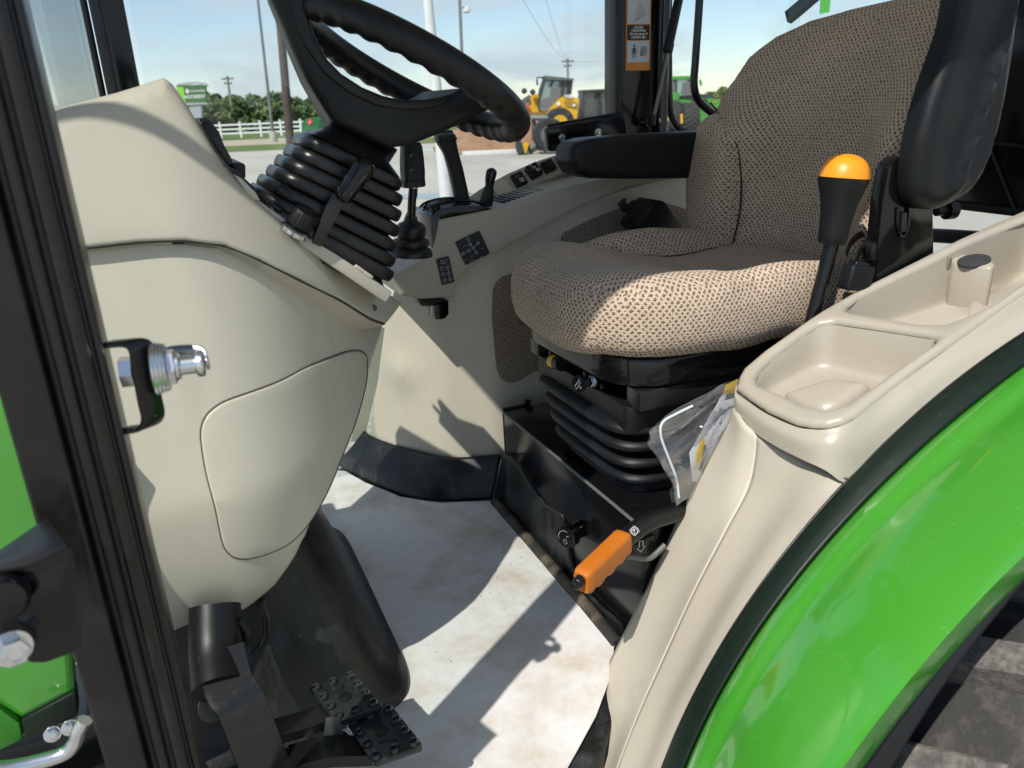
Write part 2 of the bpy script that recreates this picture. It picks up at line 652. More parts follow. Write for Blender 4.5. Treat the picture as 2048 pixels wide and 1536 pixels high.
def fabric(name, light, dark, s=0.0100):
    """woven seat cloth: staggered dark stars on a ribbed tan ground, from the piece's own UV in metres"""
    m_ = bpy.data.materials.new(name)
    m_.use_nodes = True
    t = m_.node_tree
    b = t.nodes['Principled BSDF']
    b.inputs['Roughness'].default_value = 0.85
    b.inputs['Specular IOR Level'].default_value = 0.25
    b.inputs['Sheen Weight'].default_value = 0.115
    l = t.links.new
    def mth(op, a, c=None, c2=None):
        n_ = t.nodes.new('ShaderNodeMath'); n_.operation = op
        for i, q in enumerate((a, c, c2)):
            if q is None: continue
            if isinstance(q, (int, float)): n_.inputs[i].default_value = q
            else: l(q, n_.inputs[i])
        return n_.outputs[0]
    uv = t.nodes.new('ShaderNodeUVMap'); uv.uv_map = 'UVMap'
    wob = t.nodes.new('ShaderNodeTexNoise'); wob.inputs['Scale'].default_value = 110
    l(uv.outputs['UV'], wob.inputs['Vector'])
    sp = t.nodes.new('ShaderNodeSeparateXYZ'); l(uv.outputs['UV'], sp.inputs[0])
    wo_ = mth('MULTIPLY', mth('SUBTRACT', wob.outputs['Fac'], 0.5), 0.9)
    u = mth('ADD', mth('DIVIDE', sp.outputs[0], s), wo_)
    v = mth('ADD', mth('DIVIDE', sp.outputs[1], s*0.62), wo_)
    row = mth('FLOOR', v)
    off = mth('MULTIPLY', mth('MODULO', row, 2.0), 0.5)
    fu = mth('SUBTRACT', mth('FRACT', mth('ADD', u, off)), 0.5)
    fv = mth('SUBTRACT', mth('FRACT', v), 0.5)
    au, av = mth('ABSOLUTE', fu), mth('ABSOLUTE', fv)
    # star: two crossed blobs
    d1 = mth('ADD', mth('POWER', mth('DIVIDE', au, 0.26), 2.0), mth('POWER', mth('DIVIDE', av, 0.34), 2.0))
    d2 = mth('ADD', mth('POWER', mth('DIVIDE', au, 0.14), 2.0), mth('POWER', mth('DIVIDE', av, 0.52), 2.0))
    dd = mth('MINIMUM', d1, d2)
    spot = t.nodes.new('ShaderNodeMapRange'); spot.interpolation_type = 'SMOOTHSTEP'
    spot.inputs[1].default_value = 0.35; spot.inputs[2].default_value = 1.45
    spot.inputs[3].default_value = 1.0; spot.inputs[4].default_value = 0.0
    l(dd, spot.inputs[0])
    # yarn ribs across the light ground
    rib = mth('SINE', mth('MULTIPLY', v, 4*math.pi))
    ribn = mth('MULTIPLY_ADD', rib, 0.5, 0.5)
    nzz = t.nodes.new('ShaderNodeTexNoise'); nzz.inputs['Scale'].default_value = 900; nzz.inputs['Detail'].default_value = 2
    l(uv.outputs['UV'], nzz.inputs['Vector'])
    big = t.nodes.new('ShaderNodeTexNoise'); big.inputs['Scale'].default_value = 7; big.inputs['Detail'].default_value = 4
    l(uv.outputs['UV'], big.inputs['Vector'])
    lt = t.nodes.new('ShaderNodeMix'); lt.data_type = 'RGBA'
    l(mth('ADD', mth('MULTIPLY', ribn, 0.45), mth('MULTIPLY', nzz.outputs['Fac'], 0.55)), lt.inputs[0])
    lt.inputs[6].default_value = (*[c*0.55 for c in light], 1)
    lt.inputs[7].default_value = (*[c*1.35 for c in light], 1)
    mi = t.nodes.new('ShaderNodeMix'); mi.data_type = 'RGBA'
    l(mth('MULTIPLY', spot.outputs[0], 0.88), mi.inputs[0])
    l(lt.outputs[2], mi.inputs[6]); mi.inputs[7].default_value = (*dark, 1)
    m2 = t.nodes.new('ShaderNodeMix'); m2.data_type = 'RGBA'; m2.blend_type = 'MULTIPLY'; m2.inputs[0].default_value = 0.35
    l(mi.outputs[2], m2.inputs[6])
    rr = t.nodes.new('ShaderNodeValToRGB')
    rr.color_ramp.elements[0].position = 0.3; rr.color_ramp.elements[0].color = (0.55, 0.55, 0.55, 1)
    rr.color_ramp.elements[1].position = 0.65
    l(big.outputs['Fac'], rr.inputs[0]); l(rr.outputs[0], m2.inputs[7])
    l(m2.outputs[2], b.inputs['Base Color'])
    hgt = mth('ADD', mth('SUBTRACT', mth('MULTIPLY', ribn, 0.4), spot.outputs[0]), mth('MULTIPLY', nzz.outputs['Fac'], 0.5))
    bp = t.nodes.new('ShaderNodeBump'); bp.inputs['Strength'].default_value = 0.8; bp.inputs['Distance'].default_value = 0.0012
    l(hgt, bp.inputs['Height']); l(bp.outputs['Normal'], b.inputs['Normal'])
    return m_

def glassmat(name, tint=(1, 1, 1), refl=0.025, haze=0.0):
    m_ = bpy.data.materials.new(name)
    m_.use_nodes = True
    t = m_.node_tree
    for n_ in list(t.nodes): t.nodes.remove(n_)
    o = t.nodes.new('ShaderNodeOutputMaterial')
    tr = t.nodes.new('ShaderNodeBsdfTransparent'); tr.inputs[0].default_value = (*tint, 1)
    gl = t.nodes.new('ShaderNodeBsdfGlossy'); gl.inputs['Roughness'].default_value = 0.02
    lw_ = t.nodes.new('ShaderNodeLayerWeight'); lw_.inputs['Blend'].default_value = 0.5
    pw_ = t.nodes.new('ShaderNodeMath'); pw_.operation = 'POWER'; pw_.inputs[1].default_value = 4.0
    fr = t.nodes.new('ShaderNodeMath'); fr.operation = 'MULTIPLY_ADD'; fr.inputs[1].default_value = 0.45; fr.inputs[2].default_value = refl
    t.links.new(lw_.outputs['Facing'], pw_.inputs[0]); t.links.new(pw_.outputs[0], fr.inputs[0])
    ms = t.nodes.new('ShaderNodeMixShader')
    t.links.new(fr.outputs[0], ms.inputs[0]); t.links.new(tr.outputs[0], ms.inputs[1]); t.links.new(gl.outputs[0], ms.inputs[2])
    last = ms.outputs[0]
    if haze:
        df = t.nodes.new('ShaderNodeBsdfDiffuse'); df.inputs[0].default_value = (0.8, 0.85, 0.85, 1)
        m2 = t.nodes.new('ShaderNodeMixShader'); m2.inputs[0].default_value = haze
        t.links.new(last, m2.inputs[1]); t.links.new(df.outputs[0], m2.inputs[2]); last = m2.outputs[0]
    t.links.new(last, o.inputs['Surface'])
    return m_

BEIGE = mat('beige_plastic', (0.56, 0.515, 0.425), 0.40, var=0.035, vscale=5, dirt=(0.47, 0.43, 0.36), dirt_scale=6, dirt_lo=0.56, dirt_hi=0.78, stretch=(1.6, 1, 0.7), bump=0.3, bscale=420, bdist=0.0006, rvar=0.06)
TAUPE = mat('taupe_plastic', (0.485, 0.445, 0.37), 0.45, var=0.04, vscale=5, bump=0.3, bscale=420, bdist=0.0006, rvar=0.06)
GREYBEIGE = mat('grey_beige_plastic', (0.40, 0.37, 0.31), 0.5, var=0.03, vscale=6, bump=0.12, bscale=900, bdist=0.0006)
CONSOLE = mat('console_plastic', (0.40, 0.365, 0.30), 0.34, var=0.035, vscale=7, dirt=(0.33, 0.30, 0.25), dirt_scale=8, dirt_lo=0.57, dirt_hi=0.80, bump=0.25, bscale=420, bdist=0.0005, rvar=0.06)
BLACK = mat('black_plastic', (0.0055, 0.006, 0.007), 0.40, spec=0.35, var=0.15, bump=0.2, bscale=1200, bdist=0.0005)
BLACKGRAIN = mat('black_grained', (0.0055, 0.0068, 0.0085), 0.44, spec=0.32, var=0.12, bump=0.5, bscale=700, bdist=0.001, rvar=0.1)
RUBBER = mat('black_rubber', (0.0075, 0.008, 0.009), 0.34, spec=0.42, var=0.2, bump=0.25, bscale=600, bdist=0.0006, rvar=0.12)
DUSTYRUBBER = mat('scuffed_rubber', (0.008, 0.009, 0.009), 0.38, spec=0.4, dirt=(0.062, 0.066, 0.066), dirt_scale=9, dirt_lo=0.50, dirt_hi=0.80, bump=0.15, bscale=500, stretch=(1, 1, 0.35))
MATRUBBER = mat('floor_mat_rubber', (0.008, 0.010, 0.010), 0.42, spec=0.4, dirt=(0.10, 0.105, 0.105), dirt_scale=9, dirt_lo=0.5, dirt_hi=0.85, bump=0.2, bscale=500)
GLOSS = mat('gloss_black_paint', (0.005, 0.005, 0.006), 0.14, var=0.1, rvar=0.06, spec=0.4)
STEELBLK = mat('black_steel', (0.010, 0.010, 0.011), 0.28, dirt=(0.05, 0.048, 0.044), dirt_scale=18, dirt_lo=0.55, dirt_hi=0.9)
BROWNBLK = mat('dark_pillar_paint', (0.0085, 0.0075, 0.0075), 0.30, spec=0.4, dirt=(0.028, 0.024, 0.023), dirt_scale=9, dirt_lo=0.5, dirt_hi=0.9)
CHROME = mat('zinc_plate', (0.62, 0.64, 0.66), 0.24, metal=1.0, var=0.12, vscale=60, rvar=0.1)
ORANGE = mat('orange_plastic', (0.50, 0.14, 0.010), 0.48, var=0.05, bump=0.1, bscale=800)
ORANGECAP = mat('orange_cap', (0.90, 0.30, 0.01), 0.38, var=0.03)
GREEN = mat('green_paint', (0.052, 0.285, 0.024), 0.2, var=0.04, vscale=3, coat=1.0, dirt=(0.10, 0.29, 0.075), dirt_scale=55, dirt_lo=0.60, dirt_hi=0.86)
DKGREEN = mat('dark_green_trim', (0.003, 0.011, 0.006), 0.45, spec=0.35, dirt=(0.04, 0.055, 0.045), dirt_scale=60, dirt_lo=0.6, dirt_hi=0.85)
WHITEPRINT = mat('white_print', (0.75, 0.77, 0.78), 0.6)
GREYPRINT = mat('grey_print', (0.42, 0.44, 0.46), 0.6)
REDPRINT = mat('red_print', (0.28, 0.06, 0.06), 0.6)
INKBLK = mat('ink_black', (0.012, 0.012, 0.013), 0.5)
LABELWHITE = mat('label_white', (0.55, 0.60, 0.66), 0.5)
LABELORANGE = mat('label_orange', (0.62, 0.24, 0.03), 0.5)
DECAL = mat('navy_black_decal', (0.012, 0.014, 0.020), 0.5)
YELLOW = mat('yellow_print', (0.75, 0.48, 0.01), 0.5)
CLOTH = fabric('seat_cloth', (0.61, 0.475, 0.355), (0.110, 0.084, 0.070))
CLOTH2 = fabric('side_cloth', (0.36, 0.295, 0.23), (0.070, 0.057, 0.048))
GLASS = glassmat('window_glass', (0.95, 0.975, 0.975))
TINT = glassmat('windscreen_glass', (0.94, 0.965, 0.95), haze=0.015)
# ================================================================== the tractor: shell of the cab
TB = V(1.2, 1.3, GROUND)
TR = grp('tractor', TB, None, 'green compact tractor with open cab door, beige dash, woven cloth seat and rounded green fender', 'tractor')

def pxl(pts, F, k):
    """photo outline -> parameters on a surface. k: two axis letters kept. A third number is that edge's rounding"""
    i, j = ['xyz'.index(c) for c in k]
    o = []
    for p in pts:
        q = hit(p[0], p[1], F)
        o.append((q[i], q[j]) + tuple(p[2:]))
    return o

def pxr(pts, base, k='xz', r=0.004):
    """like pxl for a face y = base(x, z), but every edge point lies r behind the face, where the rounding really ends"""
    o = []
    for p in pts:
        rr = p[2] if len(p) > 2 else r
        q = hit(p[0], p[1], lambda w: w.y-(base(w.x, w.z)+rr*0.75))
        o.append((q.x, q.z, rr))
    return o

# floor pan and sill of the cab
FLO = [(-0.30, 0.80), (0.36, 0.78), (0.50, 0.86), (0.66, 1.02), (0.72, 1.06), (1.75, 1.06), (1.75, 2.0), (0.36, 2.14), (-0.30, 2.14)]
prism('floor_pan', [V(x, y, -0.004) for x, y in FLO], V(0, 0, -0.06), MATRUBBER, TR, r=0.006)
prism('chassis', [V(-1.1, 0.98, -0.1), V(1.7, 0.98, -0.1), V(1.7, 1.66, -0.1), V(-1.1, 1.66, -0.1)], V(0, 0, -0.42), STEELBLK, TR, r=0.02)

# roof, out of the picture above: it shades the cab
HEADL = mat('headliner', (0.52, 0.50, 0.46), 0.9)
rp = rpoly([(-0.19, 0.69), (1.80, 0.69), (1.80, 2.10), (-0.19, 2.10)], 0.10)
prism('roof', [V(p[0], p[1], 1.55) for p in rp], V(0, 0, 0.10), HEADL, TR, r=0.0)

# near door pillar: ridged section with rubber seals, out of focus at the picture's edge
PY = 0.70
pa, pb = at(28, 900, 'y', PY), at(246, 900, 'y', PY)
pw = (pb-pa).length
PX0 = pa.x
cosx = pw
def pillar(name, x0, y0, w, prof, z0, z1, m_, lean=(0, 0)):
    vs_, fs = [], []
    n = len(prof)
    zs = [z0, z1]
    for z in zs:
        for a, b in prof:
            vs_.append(V(x0+a*w+lean[0]*(z-0.5), y0+b*w+lean[1]*(z-0.5), z))
    for k in range(n):
        fs.append((k, (k+1) % n, n+(k+1) % n, n+k))
    fs.append(tuple(range(n-1, -1, -1))); fs.append(tuple(range(n, 2*n)))
    return mk(name, vs_, fs, m_, TR, True, auto=25)
steel = rpoly([(0.0, 0.0), (0.44, -0.02), (0.46, 0.14), (0.98, 0.16), (1.0, 0.8), (0.0, 0.8)], 0.05, 4)
pillar('door_pillar', PX0, PY, pw, steel, -0.35, 1.56, BROWNBLK)
def seal(cx, cy, r, m_):
    pr = [(cx+r*math.cos(t), cy+r*math.sin(t)) for t in [2*math.pi*k/14 for k in range(14)]]
    return pillar('door_seal', PX0, PY, pw, pr, -0.35, 1.56, m_)
seal(0.60, 0.12, 0.075, RUBBER)
seal(0.80, 0.14, 0.085, BROWNBLK)
seal(0.95, 0.18, 0.05, RUBBER)

# far windscreen pillar
fa, fb = at(192, 80, 'y', 1.96), at(262, 80, 'y', 1.96)
fw = fb.x-fa.x
pillar('windscreen_pillar', fa.x, 1.96, fw, rpoly([(0, 0), (0.35, -0.05), (1, 0.1), (1, 0.9), (0, 0.9)], 0.12), 0.35, 1.56, GLOSS)
pillar('windscreen_seal', fa.x, 1.96, fw, [(-0.14+0.1*math.cos(t), 0.3+0.1*math.sin(t)) for t in [2*math.pi*k/12 for k in range(12)]], 0.35, 1.56, BLACK)
# windscreen between the two front pillars, seen almost edge-on
wx0, wx1 = PX0+0.02, fa.x-0.01
mk('windscreen', [V(wx0, PY+0.075, 0.2), V(wx1, 1.99, 0.2), V(wx1, 1.99, 1.55), V(wx0, PY+0.075, 1.55),
                  V(wx0-0.005, PY+0.075, 0.2), V(wx1-0.005, 1.99, 0.2), V(wx1-0.005, 1.99, 1.55), V(wx0-0.005, PY+0.075, 1.55)],
   [(0, 1, 2, 3), (7, 6, 5, 4), (0, 4, 5, 1), (3, 2, 6, 7)], TINT, TR, smooth=False)

# far side: rear door post, cross bar with two bolts, side glass
BY = 1.985
b0, b1 = at(1228, 100, 'y', BY).x, at(1342, 100, 'y', BY).x
post = rbox('door_post', ((b0+b1)/2, BY+0.03, 1.1), (b1-b0, 0.06, 0.95), GLOSS, TR, r=0.012)
fr = at(1244, 100, 'y', BY).x
rbox('post_flange', ((b0+fr)/2-0.004, BY+0.012, 1.1), (fr-b0-0.006, 0.05, 0.93), BROWNBLK, TR, r=0.006)
rbox('post_rib', (at(1318, 100, 'y', BY).x, BY-0.006, 1.1), (0.02, 0.02, 0.9), GLOSS, TR, r=0.008)
barp = [at(u, v, 'y', 1.95) for u, v in rpoly([(1093, 255), (1250, 228), (1262, 285), (1097, 304)], 8)]
bar = prism('cross_bar', barp, V(0, 0.022, 0), GLOSS, TR, r=0.003)
sweep('bar_trim', [at(1094, 252, 'y', 1.965), at(1170, 239, 'y', 1.965), at(1246, 226, 'y', 1.965)], 0.005, CHROME if False else RUBBER, bar)
def hexbolt(name, c, ax, s, parent, washer=True, h=0.7):
    A = axes(ax)
    if washer:
        lathe('washer', [(s*1.25, 0), (s*1.3, s*0.08), (s*1.25, s*0.18)], c, ax, CHROME, parent, n=24)
    o = lathe(name, [(s, s*0.12), (s, s*(0.12+h)), (s*0.92, s*(0.2+h)), (s*0.55, s*(0.24+h)), (s*0.5, s*(0.16+h))], c, ax, CHROME, parent, n=6, smooth=False)
    return o
for u, v in ((1124, 275), (1196, 265)):
    hexbolt('bolt', at(u, v, 'y', 1.949), V(0, -1, 0), 0.008, bar, h=0.5)
def pane(name, p, q, z0, z1, m_, th=0.005, parent=None):
    d = Vector((q[0]-p[0], q[1]-p[1], 0)).normalized()
    n_ = V(-d.y, d.x, 0)*th
    c = [V(p[0], p[1], z0), V(q[0], q[1], z0), V(q[0], q[1], z1), V(p[0], p[1], z1)]
    return mk(name, c+[a+n_ for a in c], [(0, 1, 2, 3), (7, 6, 5, 4), (0, 4, 5, 1), (1, 5, 6, 2), (2, 6, 7, 3), (3, 7, 4, 0)], m_, parent or TR, smooth=False)
dg_ = pane('door_glass', (fb.x+0.01, 2.06), (b0+0.03, 2.06), -0.02, 1.54, GLASS)
pane('rear_side_glass', (b1-0.005, 2.07), (1.9, 2.05), 0.55, 1.54, GLASS)
sweep('window_seal', [at(u, v, 'y', 2.03) for u, v in ((1337, -60), (1337, 100), (1339, 205), (1346, 240), (1366, 262), (1400, 270), (1500, 268))], 0.011, RUBBER, TR, smooth_path=40)
sweep('window_ledge', [at(1330, 288, 'y', 2.03), at(1500, 284, 'y', 2.03)], 0.03, BLACK, TR)

# safety decal on the post
dp = lambda u, v: at(u, v, 'y', BY-0.0022)
o_ = dp(1277, 60)
dx = (dp(1302, 57)-dp(1252, 63)).normalized()
dy = (dp(1277, 20)-dp(1277, 100)).normalized()
dw = (dp(1302, 57)-dp(1252, 63)).length
dh = (dp(1277, -60)-dp(1277, 141)).length
dc = (dp(1277, -60)+dp(1277, 141))/2
DX, DY = V(1, 0, 0), V(0, 0, 1)
def plate(name, cx, cy, w, h, m_, par, lift, r=0.002, org=None, X=DX, Y=DY):
    org = org if org is not None else dc
    N = X.cross(Y).normalized()
    pts = [org+X*(cx+p[0])+Y*(cy+p[1])+N*lift for p in rpoly([(-w/2, -h/2), (w/2, -h/2), (w/2, h/2), (-w/2, h/2)], r, 3)]
    n = len(pts)
    vs_ = pts+[p-N*0.0006 for p in pts]
    return mk(name, vs_, [tuple(range(n)), tuple(range(2*n-1, n-1, -1))]+[(i, n+i, n+(i+1) % n, (i+1) % n) for i in range(n)], m_, par, smooth=False)
dec = plate('safety_decal', 0, 0, dw, dh, LABELORANGE, post, 0.0)
ppx = dh/201.0                       # metres per photo pixel on this post
yy = lambda v: (40.5-v)*ppx          # photo row -> height on the decal
iw = dw*0.88
plate('decal_panel', 0, (yy(-60)+yy(46))/2-0.0015, iw, abs(yy(46)-yy(-57)), LABELWHITE, dec, 0.0010, 0.001)
plate('decal_panel', 0, (yy(48)+yy(78))/2, iw, abs(yy(78)-yy(48)), INKBLK, dec, 0.0010, 0.001)
plate('decal_panel', 0, (yy(80)+yy(124))/2, iw, abs(yy(124)-yy(80)), LABELWHITE, dec, 0.0010, 0.001)
q = lambda x, v, l=0.0014: dc+DX*x+DY*yy(v)+V(0, -l, 0)
for s_, v in (('AVOID', 53), ('CRUSHING', 59.5), ('Do not jump if', 66), ('machine tips', 72.5)):
    text('decal_lettering', s_, q(0, v), DX, DY, 0.0094, WHITEPRINT, dec, bold=0.0002)
for s_, v in (('USE', 95), ('SEAT', 101.5), ('BELT', 108)):
    text('decal_lettering', s_, q(iw*0.24, v), DX, DY, 0.0105, INKBLK, dec, bold=0.0001)
u_ = ppx
strokes('decal_pictogram', [circ(-11*u_, yy(90), 1.6*u_, 10), circ(-11*u_, yy(90), 0.7*u_, 8), [(-11*u_, yy(93)), (-11*u_, yy(103))], [(-12.5*u_, yy(94)), (-12.5*u_, yy(103))], [(-9.5*u_, yy(94)), (-9.5*u_, yy(103))],
        [(-11*u_, yy(93.5)), (-17*u_, yy(99)), (-13*u_, yy(103))], [(-11*u_, yy(93.5)), (-5*u_, yy(99)), (-9*u_, yy(103))], [(-13*u_, yy(103)), (-14*u_, yy(115))], [(-9*u_, yy(103)), (-8.5*u_, yy(115))],
        [(-18*u_, yy(106)), (-13*u_, yy(102)), (-9*u_, yy(102)), (-4*u_, yy(106))]], dc, DX, DY, 1.9*u_, INKBLK, dec, 0.0014)
def P_(l): return [(a*u_, yy(b)) for a, b in l]
strokes('decal_pictogram', [P_([(-14, 43), (17, 26)]), P_([(-4, 6), (3, 2), (7, 10), (0, 14), (-4, 6)]), P_([(0, 14), (-7, 27), (-3, 33), (4, 30), (3, 20), (5, 17)]), P_([(3, 10), (10, 22)]),
        P_([(6, 22), (13, 17), (15, 21), (8, 27), (6, 22)]), P_([(-3, 33), (-8, 38), (-2, 36)]), P_([(-9, 33), (-6, 38), (0, 37)]), P_([(2, 20), (-1, 26), (3, 28)])], dc, DX, DY, 0.8*u_, INKBLK, dec, 0.0014)

# gas strut on the rear side window
st = sweep('gas_strut', [at(1372, -70, 'y', 1.93), at(1336, 100, 'y', 1.93)], 0.0125, BLACK, TR, n=16)
lathe('strut_collar', [(0.0125, 0), (0.0142, 0.002), (0.0142, 0.022), (0.010, 0.026)], at(1339, 86, 'y', 1.93), at(1336, 100, 'y', 1.93)-at(1372, -70, 'y', 1.93), BLACK, st, n=16)
sweep('strut_rod', [at(1336, 98, 'y', 1.93), at(1306, 238, 'y', 1.93)], 0.0055, mat('dark_rod', (0.12, 0.12, 0.12), 0.25, metal=1.0), st, n=12)
lathe('ball_joint', [(0.004, 0), (0.009, 0.003), (0.0105, 0.012), (0.008, 0.03)], at(1304, 252, 'y', 1.93), V(0.1, 0, 1), BLACK, st, n=14)
lathe('mounting_stud', [(0.011, 0), (0.011, 0.018), (0.007, 0.02), (0.007, 0.055)], at(1283, 246, 'y', 1.97), V(0.55, -0.75, 0.1), GLOSS, st, n=14)

# rear of the cab: dark lower panel, open gap under it to the yard, grab tube of the rear window
RX = 1.78
rpp = [at(u, v, 'x', RX) for u, v in ((1868, 402), (2150, 434), (2150, -120), (1940, -120))]
rear = prism('rear_panel', rpp, V(0.03, 0, 0), GLOSS, TR, r=0.004)
sweep('panel_edge', [at(1868, 405, 'x', RX), at(1920, 411, 'x', RX), at(2150, 438, 'x', RX)], 0.010, BLACK, rear)
sweep('panel_rib', [at(1985, 285, 'x', RX-0.004), at(2100, 300, 'x', RX-0.004)], 0.004, BLACK, rear)
sweep('panel_rib', [at(1978, 290, 'x', RX-0.004), at(2030, 420, 'x', RX-0.004)], 0.003, BLACK, rear)
sweep('rear_sill', [at(1850, 470, 'x', RX), at(1905, 473, 'x', RX), at(2150, 490, 'x', RX)], 0.018, BLACK, rear)
pane('rear_glass', (RX+0.05, at(2150, 440, 'x', RX).y), (RX+0.05, 2.03), 0.55, 1.54, GLASS, th=-0.005)
sweep('rear_window_tube', [at(u, v, 'y', 1.72) for u, v in ((1402, -80), (1399, 0), (1391, 120), (1388, 165), (1394, 195), (1412, 217), (1440, 236), (1480, 262))], 0.0098, GLOSS, TR, smooth_path=44)
wb = sweep('rear_wiper', [at(1576, 34, 'x', RX+0.07), at(1600, 14, 'x', RX+0.07), at(1650, -30, 'x', RX+0.07)], 0.017, BLACK, TR, prof=[(-1.3, -0.4), (1.3, -0.4), (1.0, 0.5), (-1.0, 0.5)])

# ================================================================== far wall, kick lip, console
gx_ = [0.20, 0.30, 0.36, 0.42, 0.481, 0.582, 0.709, 0.82, 1.0, 1.6]
gy_ = [2.30, 2.24, 2.18, 2.10, 1.966, 1.838, 1.776, 1.765, 1.76, 1.75]
_gx = np.linspace(0.2, 1.6, 141)
_gy = np.interp(_gx, gx_, gy_)
for _ in range(3): _gy[1:-1] = (_gy[:-2]+_gy[1:-1]*2+_gy[2:])/4
gw = lambda x: float(np.interp(x, _gx, _gy))
wallF = lambda p: p.y-gw(p.x)
# the wall is laid out along its own run so that the sheet is even where the wall turns
_gs = np.concatenate([[0], np.cumsum(np.hypot(np.diff(_gx), np.diff(_gy)))])
def wall_s(x): return float(np.interp(x, _gx, _gs))
def wall_pt(s, z, off=0.0):
    x = float(np.interp(s, _gs, _gx))
    return V(x, gw(x)+off, z)
def wpx(pts, off=0.0):
    o = []
    for p in pts:
        h_ = hit(p[0], p[1], lambda w: w.y-(gw(w.x)+off))
        o.append((wall_s(h_.x), h_.z)+tuple(p[2:]))
    return o
wall = panel('side_wall', wpx([(768, 640, .012), (792, 560, .01), (870, 515, .004), (1000, 470, .004), (1150, 405, .004), (1392, 340, .004), (1420, 400, .004), (1420, 560, .004), (1300, 900, .004), (1100, 915, .004), (1020, 918, .004), (900, 921, .004), (800, 899, .004), (736, 874, .006), (750, 760, .02)]),
      lambda s, z: wall_pt(s, z), BEIGE, TR, thick=0.03, g=0.02,
      disp=lambda s, z, d: 0.012*math.exp(-((s-wall_s(0.50))/0.05)**2-((z-0.33)/0.05)**2))
# pale edge strip at the door opening
sweep('wall_edge_strip', [hit(u, v, lambda p: p.y-2.13) for u, v in ((766, 655), (752, 720), (732, 800), (714, 882))], 0.02, BEIGE, TR, prof=[(-1, -.3), (1, -.3), (1, .3), (-1, .3)], smooth_path=16)
# cloth inserts set in the wall
def rimmed(pts, off):
    return [(p[0], p[1]) for p in wpx(pts, off)]
clp = [(985, 575), (1000, 556), (1030, 545), (1100, 540), (1100, 740), (1068, 742), (1043, 760), (1020, 768), (1000, 757), (992, 735), (983, 640)]
panel('cloth_insert', rpoly(rimmed(clp, -0.003), 0.02, 4), lambda s, z: wall_pt(s, z, -0.0045), CLOTH2, wall, r=0.003, thick=0.006, g=0.03)
clq = [(1120, 470), (1180, 440), (1230, 420), (1280, 408), (1330, 405), (1380, 420), (1400, 520), (1130, 520)]
panel('cloth_insert', rpoly(rimmed(clq, -0.003), 0.02, 4), lambda s, z: wall_pt(s, z, -0.0045), CLOTH2, wall, r=0.003, thick=0.006, g=0.03)

# black rubber lip of the floor mat along the far wall and up the seat box
lb = [at(u, v, 'z', 0.0) for u, v in ((668, 922), (690, 940), (730, 960), (800, 990), (880, 1003), (985, 1000))]
ltop = [V(p.x+0.012, p.y+0.0, 0) for p in lb]
lt_ = [hit(u, v, lambda p: p.y-(gw(p.x)-0.012)) for u, v in ((728, 862), (736, 869), (770, 883), (820, 898), (900, 914), (1002, 909))]
lip = loft('mat_lip', [lb, [a*0.5+b*0.5+V(-0.008, -0.012, -0.01) for a, b in zip(lb, lt_)], lt_], MATRUBBER, TR, nu=48, nv=6, thick=0.008)
LX = 0.672
lpp = [(985, 1000), (1001, 909), (1016, 916), (1036, 938), (1058, 975), (1085, 1010), (1118, 1030), (1128, 1055), (1136, 1110), (1150, 1165), (1200, 1215), (1240, 1250), (1246, 1300), (1228, 1284), (1180, 1228)]
panel('mat_lip', [(a, b) for a, b in pxl(lpp, lambda p: p.x-LX, 'yz')], lambda y, z: V(LX+0.10*max(0, z)**1.5, y, z), DUSTYRUBBER, TR, r=0.003, thick=0.008, g=0.02, out=(-1, 0, 0))
sweep('mat_bead', [at(u, v, 'z', 0.004) for u, v in ((990, 1004), (1100, 1130), (1180, 1222), (1236, 1290))], 0.014, mat('dusty_mat', (0.02, 0.019, 0.017), 0.7, dirt=(0.22, 0.17, 0.11), dirt_scale=10, dirt_lo=0.45, dirt_hi=0.75), TR, n=10)

# console along the far side
CY = 1.70
cony = lambda x, z: CY
co_px = [(776, 556, .02), (862, 508, .008), (872, 470, .006), (877, 440, .006), (895, 434, .01), (1000, 413, .012), (1085, 384, .012), (1180, 362, .012), (1260, 344, .012), (1400, 326, .012), (1400, 350, .004), (1260, 371, .004), (1150, 417, .004), (1070, 461, .004), (1000, 499, .004), (945, 533, .004), (920, 549, .006), (912, 562, .006), (908, 594, .006), (840, 598, .008), (800, 590, .01)]
con = panel('side_console', pxr(co_px, cony), lambda x, z: V(x, CY, z), GREYBEIGE, TR, thick=0.25, g=0.02)
# raised switch bank behind it
zb = lambda x: 0.765+0.34*(x-0.65)-0.10*(x-0.65)**2
swF = lambda p: (p.y-1.86)-0.9*(p.z-zb(p.x))
def sw_pt(x, y, lift=0.0):
    z = zb(x)+(y-1.86)/0.9
    return V(x, y, z)+V(-0.25, -0.70, 0.66)*lift
swo = pxl([(866, 452), (905, 416), (960, 376), (1015, 345), (1080, 318), (1140, 299), (1200, 285), (1200, 318), (1130, 344), (1060, 372), (1000, 402), (960, 425), (900, 455)], swF, 'xy')
bank = panel('switch_bank', swo, lambda x, y: sw_pt(x, y), GREYBEIGE, TR, r=0.006, thick=0.09, g=0.025, out=(-0.2, -0.7, 0.7))
swq = [[(1017, 354), (1040, 344), (1059, 366), (1035, 376)], [(1047, 339), (1070, 328), (1088, 349), (1063, 361)], [(1078, 329), (1100, 318), (1116, 339), (1092, 349)], [(1109, 315), (1132, 304), (1148, 325), (1121, 335)]]
